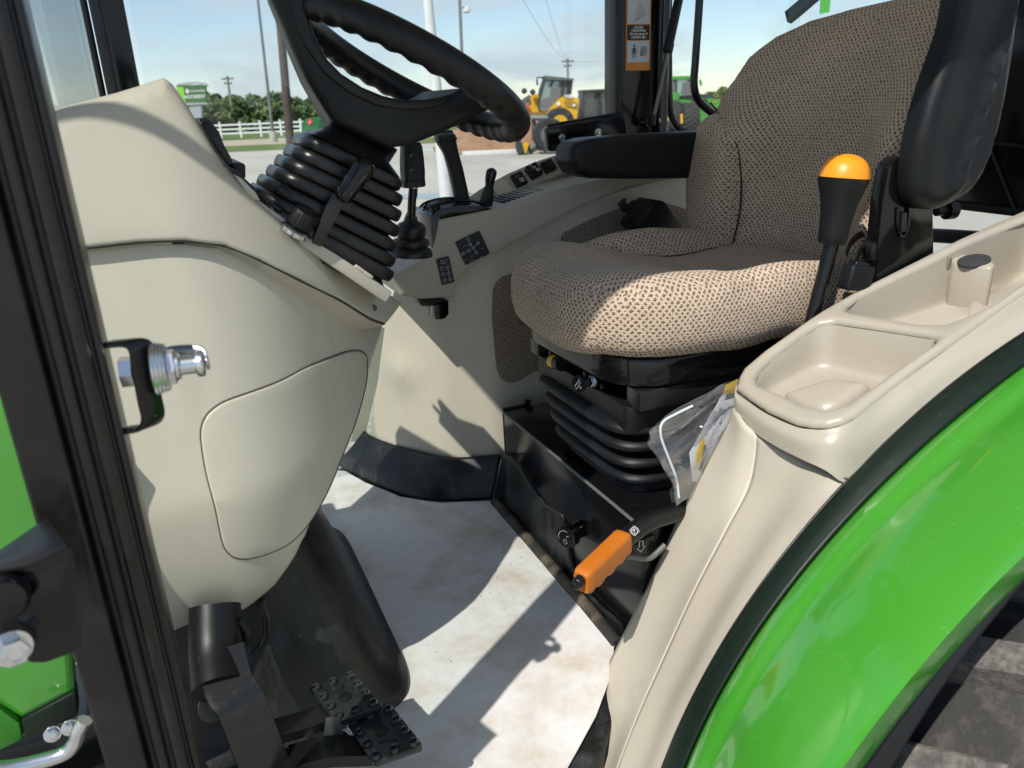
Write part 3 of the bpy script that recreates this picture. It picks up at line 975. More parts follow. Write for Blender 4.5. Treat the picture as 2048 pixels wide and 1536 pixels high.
for i, qd in enumerate(swq):
    pp = [hit(u, v, lambda p: swF(p)+0.003) for u, v in qd]
    cen = sum(pp, V(0, 0, 0))/4
    X = ((pp[1]-pp[0])+(pp[2]-pp[3])).normalized()
    Y = ((pp[0]-pp[3])+(pp[1]-pp[2])); Y = (Y-X*Y.dot(X)).normalized()
    N = X.cross(Y)
    w, h = (pp[1]-pp[0]).length, (pp[0]-pp[3]).length
    R3 = Matrix((X, Y, N)).transposed()
    lift = (0.003, 0.010, 0.005, 0.005)[i]
    s_ = rbox('rocker_switch', cen+N*lift*0.4, (w*0.96, h*0.96, 0.010+lift), BLACK, bank, r=0.003, rot=R3)
    if i >= 1:
        rbox('switch_cap', cen+N*(lift+0.006), (w*0.66, h*0.66, 0.008), BLACK, s_, r=0.002, rot=R3)
    t0 = cen+N*(lift*0.9+(0.0065 if i == 0 else 0.0108))
    if i == 0:
        strokes('switch_symbol', [[(-w*.25, h*.1), (-w*.05, h*.28), (w*.12, h*.15), (-w*.1, h*.05), (-w*.25, h*.1)]], t0, X, Y, 0.0022, REDPRINT, s_)
        strokes('switch_symbol', [[(-w*.05, -h*.32), (w*.25, -h*.32), (w*.25, -h*.08), (-w*.05, -h*.08), (-w*.05, -h*.32)], [(w*.1, -h*.32), (w*.1, -h*.08)]], t0, X, Y, 0.0016, WHITEPRINT, s_)
    if i == 1:
        strokes('switch_symbol', [circ(-w*.12, h*.26, 0.0035, 10, 0.6, 5.4), [(-w*.12, h*.26), (-w*.12, h*.38)], circ(w*.12, -h*.26, 0.0042, 12), [(-w*.1, 0), (0, h*.08), (w*.1, 0), (0, -h*.08), (-w*.1, 0)]], t0, X, Y, 0.0013, WHITEPRINT, s_)
# blank cover plate at the near end of the bank
bp_ = [hit(u, v, lambda p: swF(p)+0.002) for u, v in ((978, 372), (1005, 358), (1030, 382), (1000, 397))]
prism('blank_cover', bp_, V(-0.2, -0.7, 0.7)*0.003, TAUPE, bank, r=0.001)
# ribbed rubber pad, round knob and toggle on the console top
def ztop(x): return float(np.interp(x, [0.56, 0.71, 0.95, 1.23], [0.760, 0.775, 0.815, 0.831]))
for k in range(9):
    x = 0.735+0.013*k
    rbox('tray_rib', (x, 1.775, ztop(x)+0.004), (0.006, 0.10, 0.006), BLACK, con, r=0.002)
lathe('round_knob', [(0.018, 0), (0.0185, 0.003), (0.0185, 0.012), (0.016, 0.014)], hit(1072, 396, lambda p: p.y-1.79), V(-0.75, -0.62, 0.1), BLACK, con, n=24)
sweep('toggle_lever', [hit(1110, 377, lambda p: p.y-1.77), hit(1150, 367, lambda p: p.y-1.77)], [0.010, 0.005], BLACK, con, n=8)

# hitch lever quadrant with its levers
quad = prism('lever_quadrant', [at(u, v, 'y', 1.705) for u, v in rpoly([(866, 506), (861, 433), (880, 418), (920, 410), (965, 412), (1001, 424), (930, 433), (882, 449), (872, 506)], 5)], V(0, 0.13, 0), GLOSS, TR, r=0.004)
for dy_ in (0.03, 0.055, 0.08, 0.105):
    sweep('quadrant_rib', [at(u, v-2, 'y', 1.705)+V(0, dy_, 0.003) for u, v in ((868, 428), (882, 417), (920, 409), (965, 411), (996, 422))], 0.003, GLOSS, quad, smooth_path=16, n=8)
lathe('stop_knob', [(0.006, 0), (0.006, 0.02), (0.013, 0.021), (0.014, 0.036), (0.012, 0.038)], at(876, 437, 'y', 1.72), V(-0.25, -0.1, 1), BLACK, quad, n=12)
for k, (dy_, du) in enumerate(((0.0, 0), (0.045, -4))):
    lev = grp('hitch_lever', at(925, 420, 'y', 1.75), TR)
    if k == 0: tag(lev, 'nearer of the two tall black paddle levers')
    else: tag(lev, 'farther of the two tall black paddle levers')
    hp = [(930+du, 424), (921+du, 380), (912+du, 340), (904+du, 312), (897+du, 293), (892+du, 280), (891+du, 270)]
    hw = [0.0165, 0.0165, 0.0165, 0.0165, 0.0190, 0.0235, 0.0215]
    Pp = [at(u, v-(7 if k else 0), 'y', 1.75+dy_) for u, v in hp]
    secs = []
    for i, (p, w) in enumerate(zip(Pp, hw)):
        t = (Pp[min(i+1, len(Pp)-1)]-Pp[max(i-1, 0)]).normalized()
        ax = V(t.z, 0, -t.x).normalized()
        secs.append((p, ax, V(0, 1, 0), w, 0.011 if i < 4 else 0.016, 3.5))
    secs.append((Pp[-1]+V(0, 0, 0.004), V(1, 0, 0), V(0, 1, 0), 0.015, 0.010, 2.5))
    stack('lever_grip', secs, BLACKGRAIN, lev, n=28)
    if k == 0:
        stack('grip_band', [(Pp[5]+V(0, 0, a), V(1, 0, 0.1), V(0, 1, 0), 0.0245-b, 0.020-b, 3.5) for a, b in ((-0.003, .002), (-0.001, 0), (0.002, 0), (0.004, .002))], BLACK, lev, n=28)
sl = grp('throttle_lever', at(972, 418, 'y', 1.745), TR, 'short lever with tapered blade and glossy black grip')
prism('lever_blade', [at(u, v, 'y', 1.745) for u, v in ((956, 420), (966, 384), (974, 366), (987, 366), (988, 392), (984, 420))], V(0, 0.006, 0), BLACK, sl, r=0.001)
sweep('lever_grip', [at(u, v, 'y', 1.748) for u, v in ((979, 371), (980, 360), (982, 349), (984, 341), (985, 336))], [0.010, 0.0118, 0.0128, 0.0118, 0.005], GLOSS, sl, smooth_path=18, n=18)

# printed decals on the console face
def pxplate(name, quad_px, par, yv=CY-0.0028):
    pp = [at(u, v, 'y', yv) for u, v in quad_px]       # tl, tr, br, bl
    X = ((pp[1]-pp[0])+(pp[2]-pp[3])).normalized()
    Y = ((pp[0]-pp[3])+(pp[1]-pp[2])).normalized()
    w, h = ((pp[1]-pp[0]).length+(pp[2]-pp[3]).length)/2, ((pp[0]-pp[3]).length+(pp[1]-pp[2]).length)/2
    c = sum(pp, V(0, 0, 0))/4
    o = plate(name, 0, 0, w, h, DECAL, par, 0, 0.004, org=c, X=X, Y=Y)
    return o, c, X, Y, w, h
o, c, X, Y, w, h = pxplate('joystick_decal', [(910, 485), (959, 460), (980, 508), (931, 530)], con)
nodes = dict(top=(-0.02, .36), x2=(-.04, .12), n=(.02, -.06), r=(.30, .02), d=(.06, -.30), l1=(-.22, -.09), l2=(-.48, -.1))
nodes = {k_: (a*w*0.85, (b+0.06)*h*0.95) for k_, (a, b) in nodes.items()}
rr = 0.0038
lines = [circ(a, b, rr, 12) for a, b in nodes.values()]
for a, b in (('top', 'x2'), ('x2', 'n'), ('n', 'r'), ('n', 'd'), ('n', 'l1'), ('l1', 'l2')):
    p, q_ = Vector(nodes[a]), Vector(nodes[b]); t = (q_-p).normalized()
    lines.append([tuple(p+t*rr), tuple(q_-t*rr)])
for a, b in ((-.25, .2), (.32, -.18), (-.42, -.3), (-.16, -.28), (.15, -.46)):
    lines.append([((a-.06)*w, b*h), ((a+.06)*w, b*h), ((a+.04)*w, (b+.04)*h)])
lines.append([(-.32*w, -.43*h), (-.1*w, -.43*h)])
strokes('decal_symbols', lines, c, X, Y, 0.0008, GREYPRINT, o, 0.0009)
for k_, s_ in (('x2', 'X2'), ('n', 'N'), ('r', 'X1'), ('d', 'X2'), ('l1', 'X1'), ('l2', 'X1')):
    a, b = nodes[k_]
    text('decal_lettering', s_, c+X*a+Y*b+X.cross(Y)*0.0008, X, Y, 0.0052, GREYPRINT, o)
o, c, X, Y, w, h = pxplate('lock_decal', [(872, 518), (898, 512), (909, 564), (884, 571)], con)
lines = [[(-.2*w, .42*h), (0, .36*h), (.25*w, .42*h), (.25*w, .3*h), (0, .26*h), (-.2*w, .3*h), (-.2*w, .42*h)], [(0, .36*h), (0, .26*h)]]
for i, b in enumerate((.1, -.13, -.36)):
    lines.append([(-.36*w, (b-.05)*h), (-.1*w, (b-.05)*h), (-.1*w, (b+.03)*h), (-.36*w, (b+.03)*h), (-.36*w, (b-.05)*h)])
    lines.append([(-.31*w, (b+.03)*h), (-.31*w, (b+.08)*h), (-.15*w, (b+.08)*h), (-.15*w, (b+(.03 if i != 1 else .06))*h)])
    lines.append(circ(.2*w, b*h, 0.0038, 12))
lines += [[(.2*w, .04*h), (.2*w, -.07*h)], [(.2*w, -.19*h), (.2*w, -.30*h)]]
strokes('decal_symbols', lines, c, X, Y, 0.0009, GREYPRINT, o, 0.0009)
for s_, b in (('0', .1), ('1', -.13), ('2', -.36)):
    text('decal_lettering', s_, c+X*.2*w+Y*b*h+X.cross(Y)*0.0008, X, Y, 0.005, GREYPRINT, o)
# pull latch in a dark recess under the console
la = grp('pull_latch', at(870, 610, 'y', 1.73), TR)
prism('latch_bar', [at(u, v, 'y', 1.725) for u, v in rpoly([(836, 599), (880, 597), (897, 600), (897, 606), (868, 612), (842, 612)], 3)], V(0, 0.05, 0), BLACK, la, r=0.002)
prism('latch_hook', [at(u, v, 'y', 1.725) for u, v in rpoly([(868, 606), (897, 600), (898, 628), (890, 638), (871, 640)], 4)], V(0, 0.05, 0), GLOSS, la, r=0.002)
# folded seat-belt buckle lying against the wall
bk = grp('belt_buckle', at(1300, 430, 'y', 1.70), TR, 'black seat belt buckle and retractor beside the far armrest')
prism('retractor', [at(u, v, 'y', 1.66) for u, v in rpoly([(1262, 452), (1300, 398), (1330, 402), (1366, 455), (1345, 480), (1285, 475)], 5)], V(0, 0.06, 0), BLACK, bk, r=0.006)
prism('buckle_tongue', [at(u, v, 'y', 1.64) for u, v in ((1236, 408), (1246, 398), (1254, 397), (1251, 405), (1258, 409), (1265, 400), (1284, 402), (1262, 428), (1246, 424))], V(0, 0.005, 0), BLACK, bk, r=0.0008)
prism('buckle_body', [at(u, v, 'y', 1.645) for u, v in rpoly([(1252, 438), (1290, 398), (1308, 410), (1270, 456)], 4)], V(0, 0.02, 0), BLACKGRAIN, bk, r=0.004)

# range lever with rubber boot in front of the console
rl = grp('range_lever', at(822, 440, 'y', 1.62), TR, 'upright black gear lever with square grip and ribbed rubber boot')
RY = 1.62
gb, gt = at(826, 366, 'y', RY), at(822, 285, 'y', RY)
gd = (gt-gb).normalized()
gs = []
for f_, w in ((0, .019), (0.02, .0225), (0.3, .0235), (0.6, .0225), (0.9, .0205), (1.0, .017)):
    gs.append((gb+(gt-gb)*f_, V(1, 0, 0), V(0, 1, 0), w, w, 5))
stack('lever_grip', gs, BLACKGRAIN, rl, n=32)
stack('grip_collar', [(at(825, 374, 'y', RY)+gd*a, V(1, 0, 0), V(0, 1, 0), b, b, 5) for a, b in ((0, .021), (.002, .0245), (.013, .0245), (.0145, .022))], BLACK, rl, n=32)
for v, s_ in ((310, '2-4'), (340, '8')):
    c0 = at(823, v, 'y', RY-0.0240)
    lathe('grip_button', [(0.0062, 0), (0.0062, 0.0015), (0.005, 0.002)], c0, V(0, -1, 0), GLOSS, rl, n=18)
sweep('lever_rod', [at(826, 376, 'y', RY), at(824, 400, 'y', RY), at(822, 446, 'y', RY)], 0.0092, GLOSS, rl, n=14)
bo = at(822, 512, 'y', RY); bt = at(822, 432, 'y', RY)
bl = (bt-bo).length
prof = []
for h_, r_ in ((0, .046), (.06, .047), (.18, .044), (.22, .036), (.26, .037), (.33, .040), (.42, .037), (.46, .029), (.50, .030), (.60, .033), (.72, .032), (.82, .026), (.88, .015), (.94, .0135), (1.0, .0125)):
    prof.append((r_, h_*bl))
lathe('lever_boot', prof, bo, bt-bo, RUBBER, rl, n=36, auto=60)
sweep('loose_cable', [at(u, v, 'y', RY+0.02) for u, v in ((833, 375), (832, 392), (826, 410), (814, 430), (808, 446))], 0.003, mat('grey_cable', (0.18, 0.18, 0.18), 0.5), rl, smooth_path=14, n=8)
tag(prism('boot_plate', [at(u, v, 'z', 0.62) for u, v in ((770, 520), (800, 506), (868, 500), (868, 520), (790, 545))], V(0, 0, -0.012), GREYBEIGE, TR, r=0.003))
# ================================================================== dash tower
ydl = lambda x, z: 1.118+3.2*max(0.0, x+0.005)**2+0.24*(max(z, 0.50)-0.80)+0.8*max(0.0, 0.52-z)**2
lower_px = [(60, 506, .004), (170, 497, .006), (280, 485, .006), (370, 482, .006), (450, 492, .006), (520, 520, .006), (600, 560, .006), (680, 600, .006), (740, 637, .006), (768, 646, .012),
            (757, 700, .045), (735, 770, .05), (705, 860, .05), (672, 950, .05), (640, 1030, .05), (605, 1105, .05), (560, 1165, .04), (500, 1212, .03), (484, 1221, .012), (455, 1222, .012), (400, 1238, .012), (330, 1270, .012), (250, 1300, .012), (60, 1345, .012)]
lowq = pxr(lower_px, ydl)
lower = panel('dash_lower_cover', lowq, lambda x, z: V(x, ydl(x, z), z), BEIGE, TR, thick=0.36, g=0.02)
tag(lower, 'pale beige lower side cover of the dash')
# fuse cover set into it
fc = [(402, 880), (404, 850), (418, 825), (450, 803), (500, 785), (560, 762), (620, 731), (680, 708), (712, 701), (728, 706), (735, 722), (733, 765), (715, 835), (690, 900), (655, 985), (620, 1045), (585, 1083), (550, 1103), (500, 1118), (472, 1117), (456, 1106), (445, 1085), (430, 1015), (412, 945)]
fcw = [(p.x, p.z) for p in (hit(u, v, lambda w: w.y-ydl(w.x, w.z)+0.002) for u, v in fc)]
fcd = [tuple(p) for p in cat(fcw, 110, True)]
panel('fuse_cover', fcd, lambda x, z: V(x, ydl(x, z)-0.004, z), BEIGE, lower, r=0.0042, thick=0.005, g=0.02, step=0.004,
      disp=lambda x, z, d: 0.0)
sweep('cover_shadow_line', [V(p[0], ydl(p[0], p[1])-0.0003, p[1]) for p in cat(fcw, 130, True)], 0.0015, mat('groove_shadow_gap', (0.10, 0.09, 0.075), 0.8), lower, n=6, closed=True)  # dark bead paints the shadow in the gap round the cover

ydu = lambda x, z: 1.088+2.6*max(0.0, x+0.005)**2+0.40*(z-0.80)
seam_px = [(60, 505), (170, 496.5), (280, 485), (370, 482), (450, 492), (520, 520.5), (600, 560.5), (680, 600.5), (740, 637.5), (768, 648)]
sweep('cover_seam', [hit(u, v, lambda p: p.y-(ydu(p.x, p.z)+0.0065)) for u, v in seam_px], 0.0022, mat('seam_dark', (0.05, 0.045, 0.038), 0.9), lower, smooth_path=60, n=8)
up_px = [(60, 502, .005), (60, 218, .03), (130, 197, .03), (230, 171, .03), (300, 150, .03), (330, 142, .028), (350, 156, .028), (372, 190, .022), (400, 235, .02), (455, 325, .02), (500, 378, .016), (560, 432, .012), (650, 500, .012), (720, 548, .012), (788, 587, .012), (806, 603, .010), (772, 648, .008), (740, 634, .005), (680, 597, .005), (600, 557, .005), (520, 517, .005), (450, 488, .005), (370, 478, .005), (280, 481, .005), (170, 493, .005)]
upq = pxr(up_px, ydu)
upper = panel('dash_upper_cover', upq, lambda x, z: V(x, ydu(x, z), z), TAUPE, TR, thick=0.46, g=0.02)
tag(upper, 'taupe upper dash cover with sloping edge')
hc = hit(747, 616, lambda p: p.y-ydu(p.x, p.z)+0.0012)
lathe('screw_recess', [(0.0058, 0), (0.0060, 0.0008), (0.0052, 0.0010), (0.0048, 0.0002)], hc, V(0.05, -1, 0), mat('recess_grey', (0.06, 0.058, 0.052), 0.6), upper, n=20)
# instrument cluster rising behind the near edge
ic = grp('instrument_cluster', at(430, 280, 'y', 1.2), TR)
prism('display_bezel', [at(u, v, 'y', 1.20) for u, v in rpoly([(398, 238), (410, 234), (424, 244), (440, 268), (448, 290), (466, 322), (457, 334), (440, 312)], 4)], V(0, 0.30, 0), BLACK, ic, r=0.004)
prism('display_hood', [at(u, v, 'y', 1.19) for u, v in rpoly([(398, 239), (411, 236), (415, 241), (403, 247)], 1)], V(0, 0.03, 0), GLOSS, ic, r=0.001)
prism('indicator_block', [at(u, v, 'y', 1.26) for u, v in rpoly([(462, 326), (486, 326), (491, 331), (491, 356), (478, 356)], 3)], V(0, 0.16, 0), BLACK, ic, r=0.003)
prism('cluster_lip', [at(u, v, 'y', 1.17) for u, v in ((462, 338), (474, 342), (512, 378), (505, 384), (480, 362))], V(0, 0.34, 0), BLACKGRAIN, ic, r=0.003)
prism('cluster_ledge', [at(u, v, 'y', 1.165) for u, v in rpoly([(470, 350), (482, 356), (512, 386), (520, 402), (506, 398), (492, 384)], 4)], V(0, 0.38, 0), TAUPE, ic, r=0.003)

# column plate the boot stands on and little clips along its edge
sl0, sl1 = at(510, 399, 'y', 1.175), at(785, 588, 'y', 1.175)
sdir = (sl1-sl0).normalized()
snor = V(-sdir.z, 0, sdir.x)
if snor.z < 0: snor = -snor
plate_pts = [sl0+snor*0.002, sl1+snor*0.002, sl1+snor*0.002+V(0, 0.36, 0), sl0+snor*0.002+V(0, 0.36, 0)]
prism('column_plate', plate_pts, -snor*0.02, TAUPE, TR, r=0.004)
for u, v in ((548, 418), (715, 541), (732, 553)):
    c0 = at(u, v, 'y', 1.18)+snor*0.004
    rbox('panel_clip', c0, (0.018, 0.012, 0.006), BLACK if u < 600 else TAUPE, TR, r=0.002, rot=Matrix((sdir, V(0, 1, 0), sdir.cross(V(0, 1, 0)))).transposed())

# ------------------------------------------------------------------ steering boot
SYC = 1.29
Lp = [(606, 268), (600, 277), (581, 300), (562, 321), (545, 342), (526, 362), (508, 381), (500, 396)]
Rp = [(770, 352), (797, 372), (797, 402), (794, 432), (790, 462), (784, 492), (780, 520), (775, 548)]
sb = grp('steering_boot', at(700, 500, 'y', SYC), TR, 'black pleated rubber boot around the steering column')
secs = []
cs = []
for (a, b), (c, d) in zip(Lp, Rp):
    p, q_ = at(a, b, 'y', SYC-0.03), at(c, d, 'y', SYC-0.03)
    cs.append(((p+q_)/2+V(0, 0.03, 0), (q_-p).normalized(), (q_-p).length/2))
top = at(735, 272, 'y', SYC)
secs.append((top, cs[0][1], V(0, 1, 0), 0.048, 0.045, 4))
secs.append((top*0.45+cs[0][0]*0.55, cs[0][1], V(0, 1, 0), cs[0][2]*0.80, 0.062, 4))
for i in range(1, len(cs)):
    c, ax, a = cs[i]
    pc, pax, pa_ = cs[i-1]
    b = 0.082+0.005*i
    n_ = V(-ax.z, 0, ax.x)
    if n_.z < 0: n_ = -n_
    hgt = 0.0235
    if i == 1:
        secs.append((c+n_*0.012, ax, V(0, 1, 0), a-0.007, b-0.007, 4.5))
    for k in range(7):
        t = math.pi*k/6
        dep = 0.013*math.sin(t)**0.4 if 0 < k < 6 else 0
        secs.append((c+n_*(hgt*0.46*math.copysign(abs(math.cos(t))**0.7, math.cos(t))), ax, V(0, 1, 0), a-0.013+dep, b-0.013+dep, 4.5))
secs.append((cs[-1][0]-V(0, 0, 0.04), cs[-1][1], V(0, 1, 0), cs[-1][2]-0.012, 0.10, 4.5))
stack('pleated_boot', secs, RUBBER, sb, n=64, auto=75)

# ------------------------------------------------------------------ steering wheel
TH = math.radians(30.0)
WA = V(math.cos(TH), 0, -math.sin(TH))
WN = V(math.sin(TH), 0, math.cos(TH))
WC = V(0.396, 1.30, 1.059)
WR = 0.192
sw = grp('steering_wheel', WC-WN*0.14, TR, 'black steering wheel with finger grips and deep two-arm hub')
rim = [WC+WA*WR*math.cos(t)+V(0, 1, 0)*WR*math.sin(t) for t in [2*math.pi*k/220 for k in range(220)]]
sweep('rim', rim, 0.0225, BLACK, sw, n=20, closed=True, up=WN,
      bump=lambda f, t: 0.0036*max(0, -math.cos(t))*(0.5-0.5*math.cos(2*math.pi*36*f))-0.0013*max(0, -math.cos(t)))
# hub cover: broad dished yoke, rising to the rim at both ends
y0_, y1_ = 1.215, 1.385
yk_px = [(530, -30, .012), (556, 30, .014), (580, 90, .016), (612, 160, .018), (650, 222, .018), (668, 246, .012), (700, 262, .012), (745, 285, .014), (775, 296, .014), (815, 292, .014), (880, 268, .016), (940, 240, .016), (985, 218, .012), (960, 196, .01), (925, 176, .01), (905, 187, .008), (880, 197, .008), (850, 203, .008), (810, 204, .008), (770, 197, .008), (725, 178, .008), (682, 150, .008), (650, 116, .008), (628, 70, .008), (612, 20, .008), (604, -30, .008)]
ykf = lambda x, z: y0_
yq = pxr(yk_px, ykf)
yoke = panel('hub_yoke', yq, lambda x, z: V(x, y0_+0.4*((x-0.36)**2), z), BLACKGRAIN, sw, thick=y1_-y0_, g=0.015, step=0.004, back=True)
# inlay along the upper edge, separated by a fine groove
il_px = [(578, -30), (586, 28), (612, 92), (650, 146), (700, 187), (752, 211), (805, 220), (850, 219), (888, 209), (902, 197), (908, 186), (880, 194), (850, 199), (810, 200), (770, 193), (725, 174), (684, 147), (653, 114), (631, 70), (615, 20), (607, -30)]
iq = [(p.x, p.z) for p in (at(u, v, 'y', y0_-0.004) for u, v in il_px)]
panel('hub_inlay', iq, lambda x, z: V(x, y0_+0.4*((x-0.36)**2)-0.004, z), BLACK, sw, r=0.004, thick=0.006, g=0.015, step=0.004)
# spoke to the far side and lower hub
_fd = WA*0.72+V(0, 0.69, 0)
far_sp = [WC-WN*0.085+_fd*0.03, WC-WN*0.06+_fd*0.09, WC-WN*0.02+_fd*0.15, WC+_fd*(WR-0.004)]
sweep('spoke', far_sp, [0.03, 0.024, 0.018, 0.016], BLACK, sw, smooth_path=14, n=14)

# ------------------------------------------------------------------ shuttle lever and rotary knob on the near edge of the dash
shl = grp('shuttle_lever', at(630, 490, 'y', 1.13), TR, 'flat black lever with glossy tapered grip on the dash')
LY = 1.165
prism('lever_blade', [at(u, v, 'y', LY) for u, v in ((624, 486), (652, 412), (667, 386), (690, 404), (672, 440), (642, 494))], V(0, 0.005, 0), STEELBLK, shl, r=0.0008)
ga, gz = at(684, 396, 'y', LY), at(727, 336, 'y', LY)
gp = [ga+(gz-ga)*f_ for f_ in (-0.05, 0.0, 0.25, 0.55, 0.8, 0.95, 1.08, 1.2, 1.26)]
sweep('lever_grip', gp, [0.010, 0.0128, 0.0142, 0.0150, 0.0162, 0.0168, 0.0158, 0.0115, 0.004], GLOSS, shl, smooth_path=36, n=24, up=(0, 1, 0))
kc = at(597, 452, 'y', 1.165)
kd = (snor*0.94-V(0, 0.25, 0)+sdir*(-0.12)).normalized()
rk = grp('rotary_knob', kc, TR, 'ribbed black knob with chrome base on the dash')
lathe('knob_base', [(0.022, -0.012), (0.022, -0.006), (0.018, -0.003), (0.012, 0.0)], kc, kd, CHROME, rk, n=28)
A = axes(kd)
vs_, fs = [], []
n = 84
pr = [(0.012, 0.0, 0), (0.0185, 0.002, 0), (0.0195, 0.006, 1), (0.0180, 0.021, 1), (0.0160, 0.025, 0), (0.012, 0.0265, 0)]
for r_, h_, rb in pr:
    for k in range(n):
        t = 2*math.pi*k/n
        rr_ = r_*(1-0.07*rb*(0.5-0.5*math.cos(t*21)))
        vs_.append(kc+A @ V(rr_*math.cos(t), rr_*math.sin(t), h_))
for i in range(len(pr)-1):
    for k in range(n): fs.append((i*n+k, i*n+(k+1) % n, (i+1)*n+(k+1) % n, (i+1)*n+k))
fs.append(tuple((len(pr)-1)*n+k for k in range(n)))
mk('knob_cap', vs_, fs, BLACK, rk, auto=30)

# ------------------------------------------------------------------ rubber hump under the dash, pedals
hump = grp('pedal_hump', V(0.05, 1.4, 0), TR, 'black rubber hump below the dash with chalky scuffs')
secs = []
for z, xr, yn, yf, p in ((-0.003, .262, 1.085, 1.80, 7), (0.012, .262, 1.085, 1.80, 7), (0.020, .250, 1.10, 1.79, 6), (0.06, .232, 1.115, 1.775, 5), (0.14, .205, 1.135, 1.755, 4.5), (0.24, .176, 1.16, 1.73, 4.2), (0.34, .145, 1.18, 1.70, 4), (0.44, .11, 1.20, 1.66, 4), (0.52, .07, 1.22, 1.62, 4)):
    xl = -0.20
    secs.append((V((xl+xr)/2, (yn+yf)/2, z), V(1, 0, 0), V(0, 1, 0), (xr-xl)/2, (yf-yn)/2, p))
stack('rubber_cover', secs, DUSTYRUBBER, hump, n=84, auto=80)
# bulge and fold on the side facing the door
sweep('boot_ring', [at(u, v, 'y', 1.10) for u, v in ((522, 1200), (532, 1240), (530, 1280), (505, 1312))], 0.006, RUBBER, hump, smooth_path=18)

PADM = mat('pedal_rubber', (0.018, 0.021, 0.023), 0.3, spec=0.5, var=0.2)
STUDM = mat('stud_rubber', (0.026, 0.028, 0.030), 0.2, spec=0.7)
pd = grp('brake_pedals', V(0.06, 1.0, 0.2), TR, 'pair of black brake pedals with studded pads')
# pedal arms
sweep('pedal_pivot', [at(430, 1212, 'y', 1.06), at(432, 1300, 'y', 1.02), at(440, 1378, 'y', 0.97)], [0.036, 0.037, 0.038], BLACK, pd, n=24, smooth_path=10)
armA = [at(u, v, 'y', y_) for u, v, y_ in ((442, 1300, 0.995), (458, 1372, 0.955), (478, 1402, 0.935), (500, 1455, 0.925), (525, 1520, 0.915), (560, 1600, 0.905))]
sweep('pedal_arm', armA, 0.024, STEELBLK, pd, up=(0.85, 0.25, 0.2), prof=[(-1.3, -.22), (1.3, -.22), (1.36, 0), (1.3, .22), (-1.3, .22), (-1.36, 0)], smooth_path=30)
lathe('pivot_washer', [(0.022, 0), (0.022, 0.002), (0.012, 0.002), (0.012, 0.001)], at(426, 1412, 'y', 0.99), V(0.35, -0.8, 0.3), mat('grey_steel', (0.25, 0.25, 0.25), 0.4, metal=1.0), pd, n=26)
sweep('hydraulic_line', [at(u, v, 'y', 1.03) for u, v in ((478, 1240), (492, 1268), (486, 1296), (490, 1320))], 0.006, BLACK, pd, smooth_path=16)
def pad(px, z, k, sgn):
    pp = [at(u, v, 'z', z+dz) for (u, v), dz in zip(px, (0.0, 0.012, 0.012, 0.0))]     # tl, tr, br, bl
    c = sum(pp, V(0, 0, 0))/4
    E1 = ((pp[1]-pp[0])+(pp[2]-pp[3]))/2
    E2 = ((pp[0]-pp[3])+(pp[1]-pp[2]))/2
    N = E1.cross(E2).normalized()
    at2 = lambda a, b: c+E1*a+E2*b
    crn = rpoly([(-.5, -.5), (.5, -.5), (.5, .5), (-.5, .5)], 0.08, 4)
    o = prism('pedal_pad', [at2(*p) for p in crn], -N*0.009, PADM, pd, r=0.002)
    prism('pad_plate', [at2(p[0]*.95, p[1]*.93)-N*0.0095 for p in crn], -N*0.005, STEELBLK, pd, r=0.0006)
    a_, b_ = 0.37, 0.40
    spots = [(-a_, b_), (0, b_), (a_, b_), (-a_, b_*.33), (a_, b_*.33), (-a_, -b_*.33), (a_, -b_*.33), (-a_, -b_), (a_, -b_), (0, -b_)]
    for sx, sy in spots:
        lathe('pad_stud', [(0.0078, 0), (0.0080, 0.001), (0.0066, 0.0052), (0.0054, 0.0058), (0.0043, 0.0044), (0.0038, 0.0006)], at2(sx, sy)+N*0.0003, N, STUDM, o, n=16)
    lathe('pad_boss', [(0.0098, 0), (0.0092, 0.0022), (0.0072, 0.0026)], at2(0, -.03*sgn)+N*0.0003, N, RUBBER, o, n=24)
    sweep('pad_tread', [at2(q_[0], q_[1]*sgn)+N*0.001 for q_ in ((-.17, .20), (-.1, .17), (.06, .19), (.13, .25))], 0.0018, RUBBER, o, n=8, smooth_path=12)
    return c, E1.normalized(), E2.normalized(), N
c1, X1, Y1, N1 = pad([(616, 1373), (706, 1345), (764, 1408), (672, 1448)], 0.15, 0, 1)
c2, X2, Y2, N2 = pad([(688, 1440), (782, 1409), (847, 1490), (745, 1527)], 0.135, 1, -1)
sweep('pedal_arm', [at(530, 1468, 'y', 0.94), at(600, 1450, 'y', 0.955), c1-N1*0.022-X1*0.01, c1-N1*0.014+X1*0.015], 0.020, BROWNBLK, pd, prof=[(-.35, -1), (.35, -1), (.35, 1), (-.35, 1)], smooth_path=20)
sweep('pedal_arm', [at(560, 1535, 'y', 0.92), at(640, 1505, 'y', 0.90), c2-N2*0.030-X2*0.012, c2-N2*0.014+X2*0.01], 0.024, BROWNBLK, pd, prof=[(-.35, -1), (.35, -1), (.35, 1), (-.35, 1)], smooth_path=20)
prism('pedal_lock', [at(u, v, 'y', 0.935) for u, v in rpoly([(574, 1496), (690, 1466), (704, 1478), (700, 1490), (620, 1520), (585, 1520)], 6)], V(0, 0.006, 0), GLOSS, pd, r=0.001)
prism('pedal_tab', [at(u, v, 'y', 0.93) for u, v in ((652, 1438), (678, 1434), (690, 1475), (648, 1484))], V(0, 0.003, 0), mat('pale_tab', (0.06, 0.07, 0.065), 0.3), pd, r=0.0005)
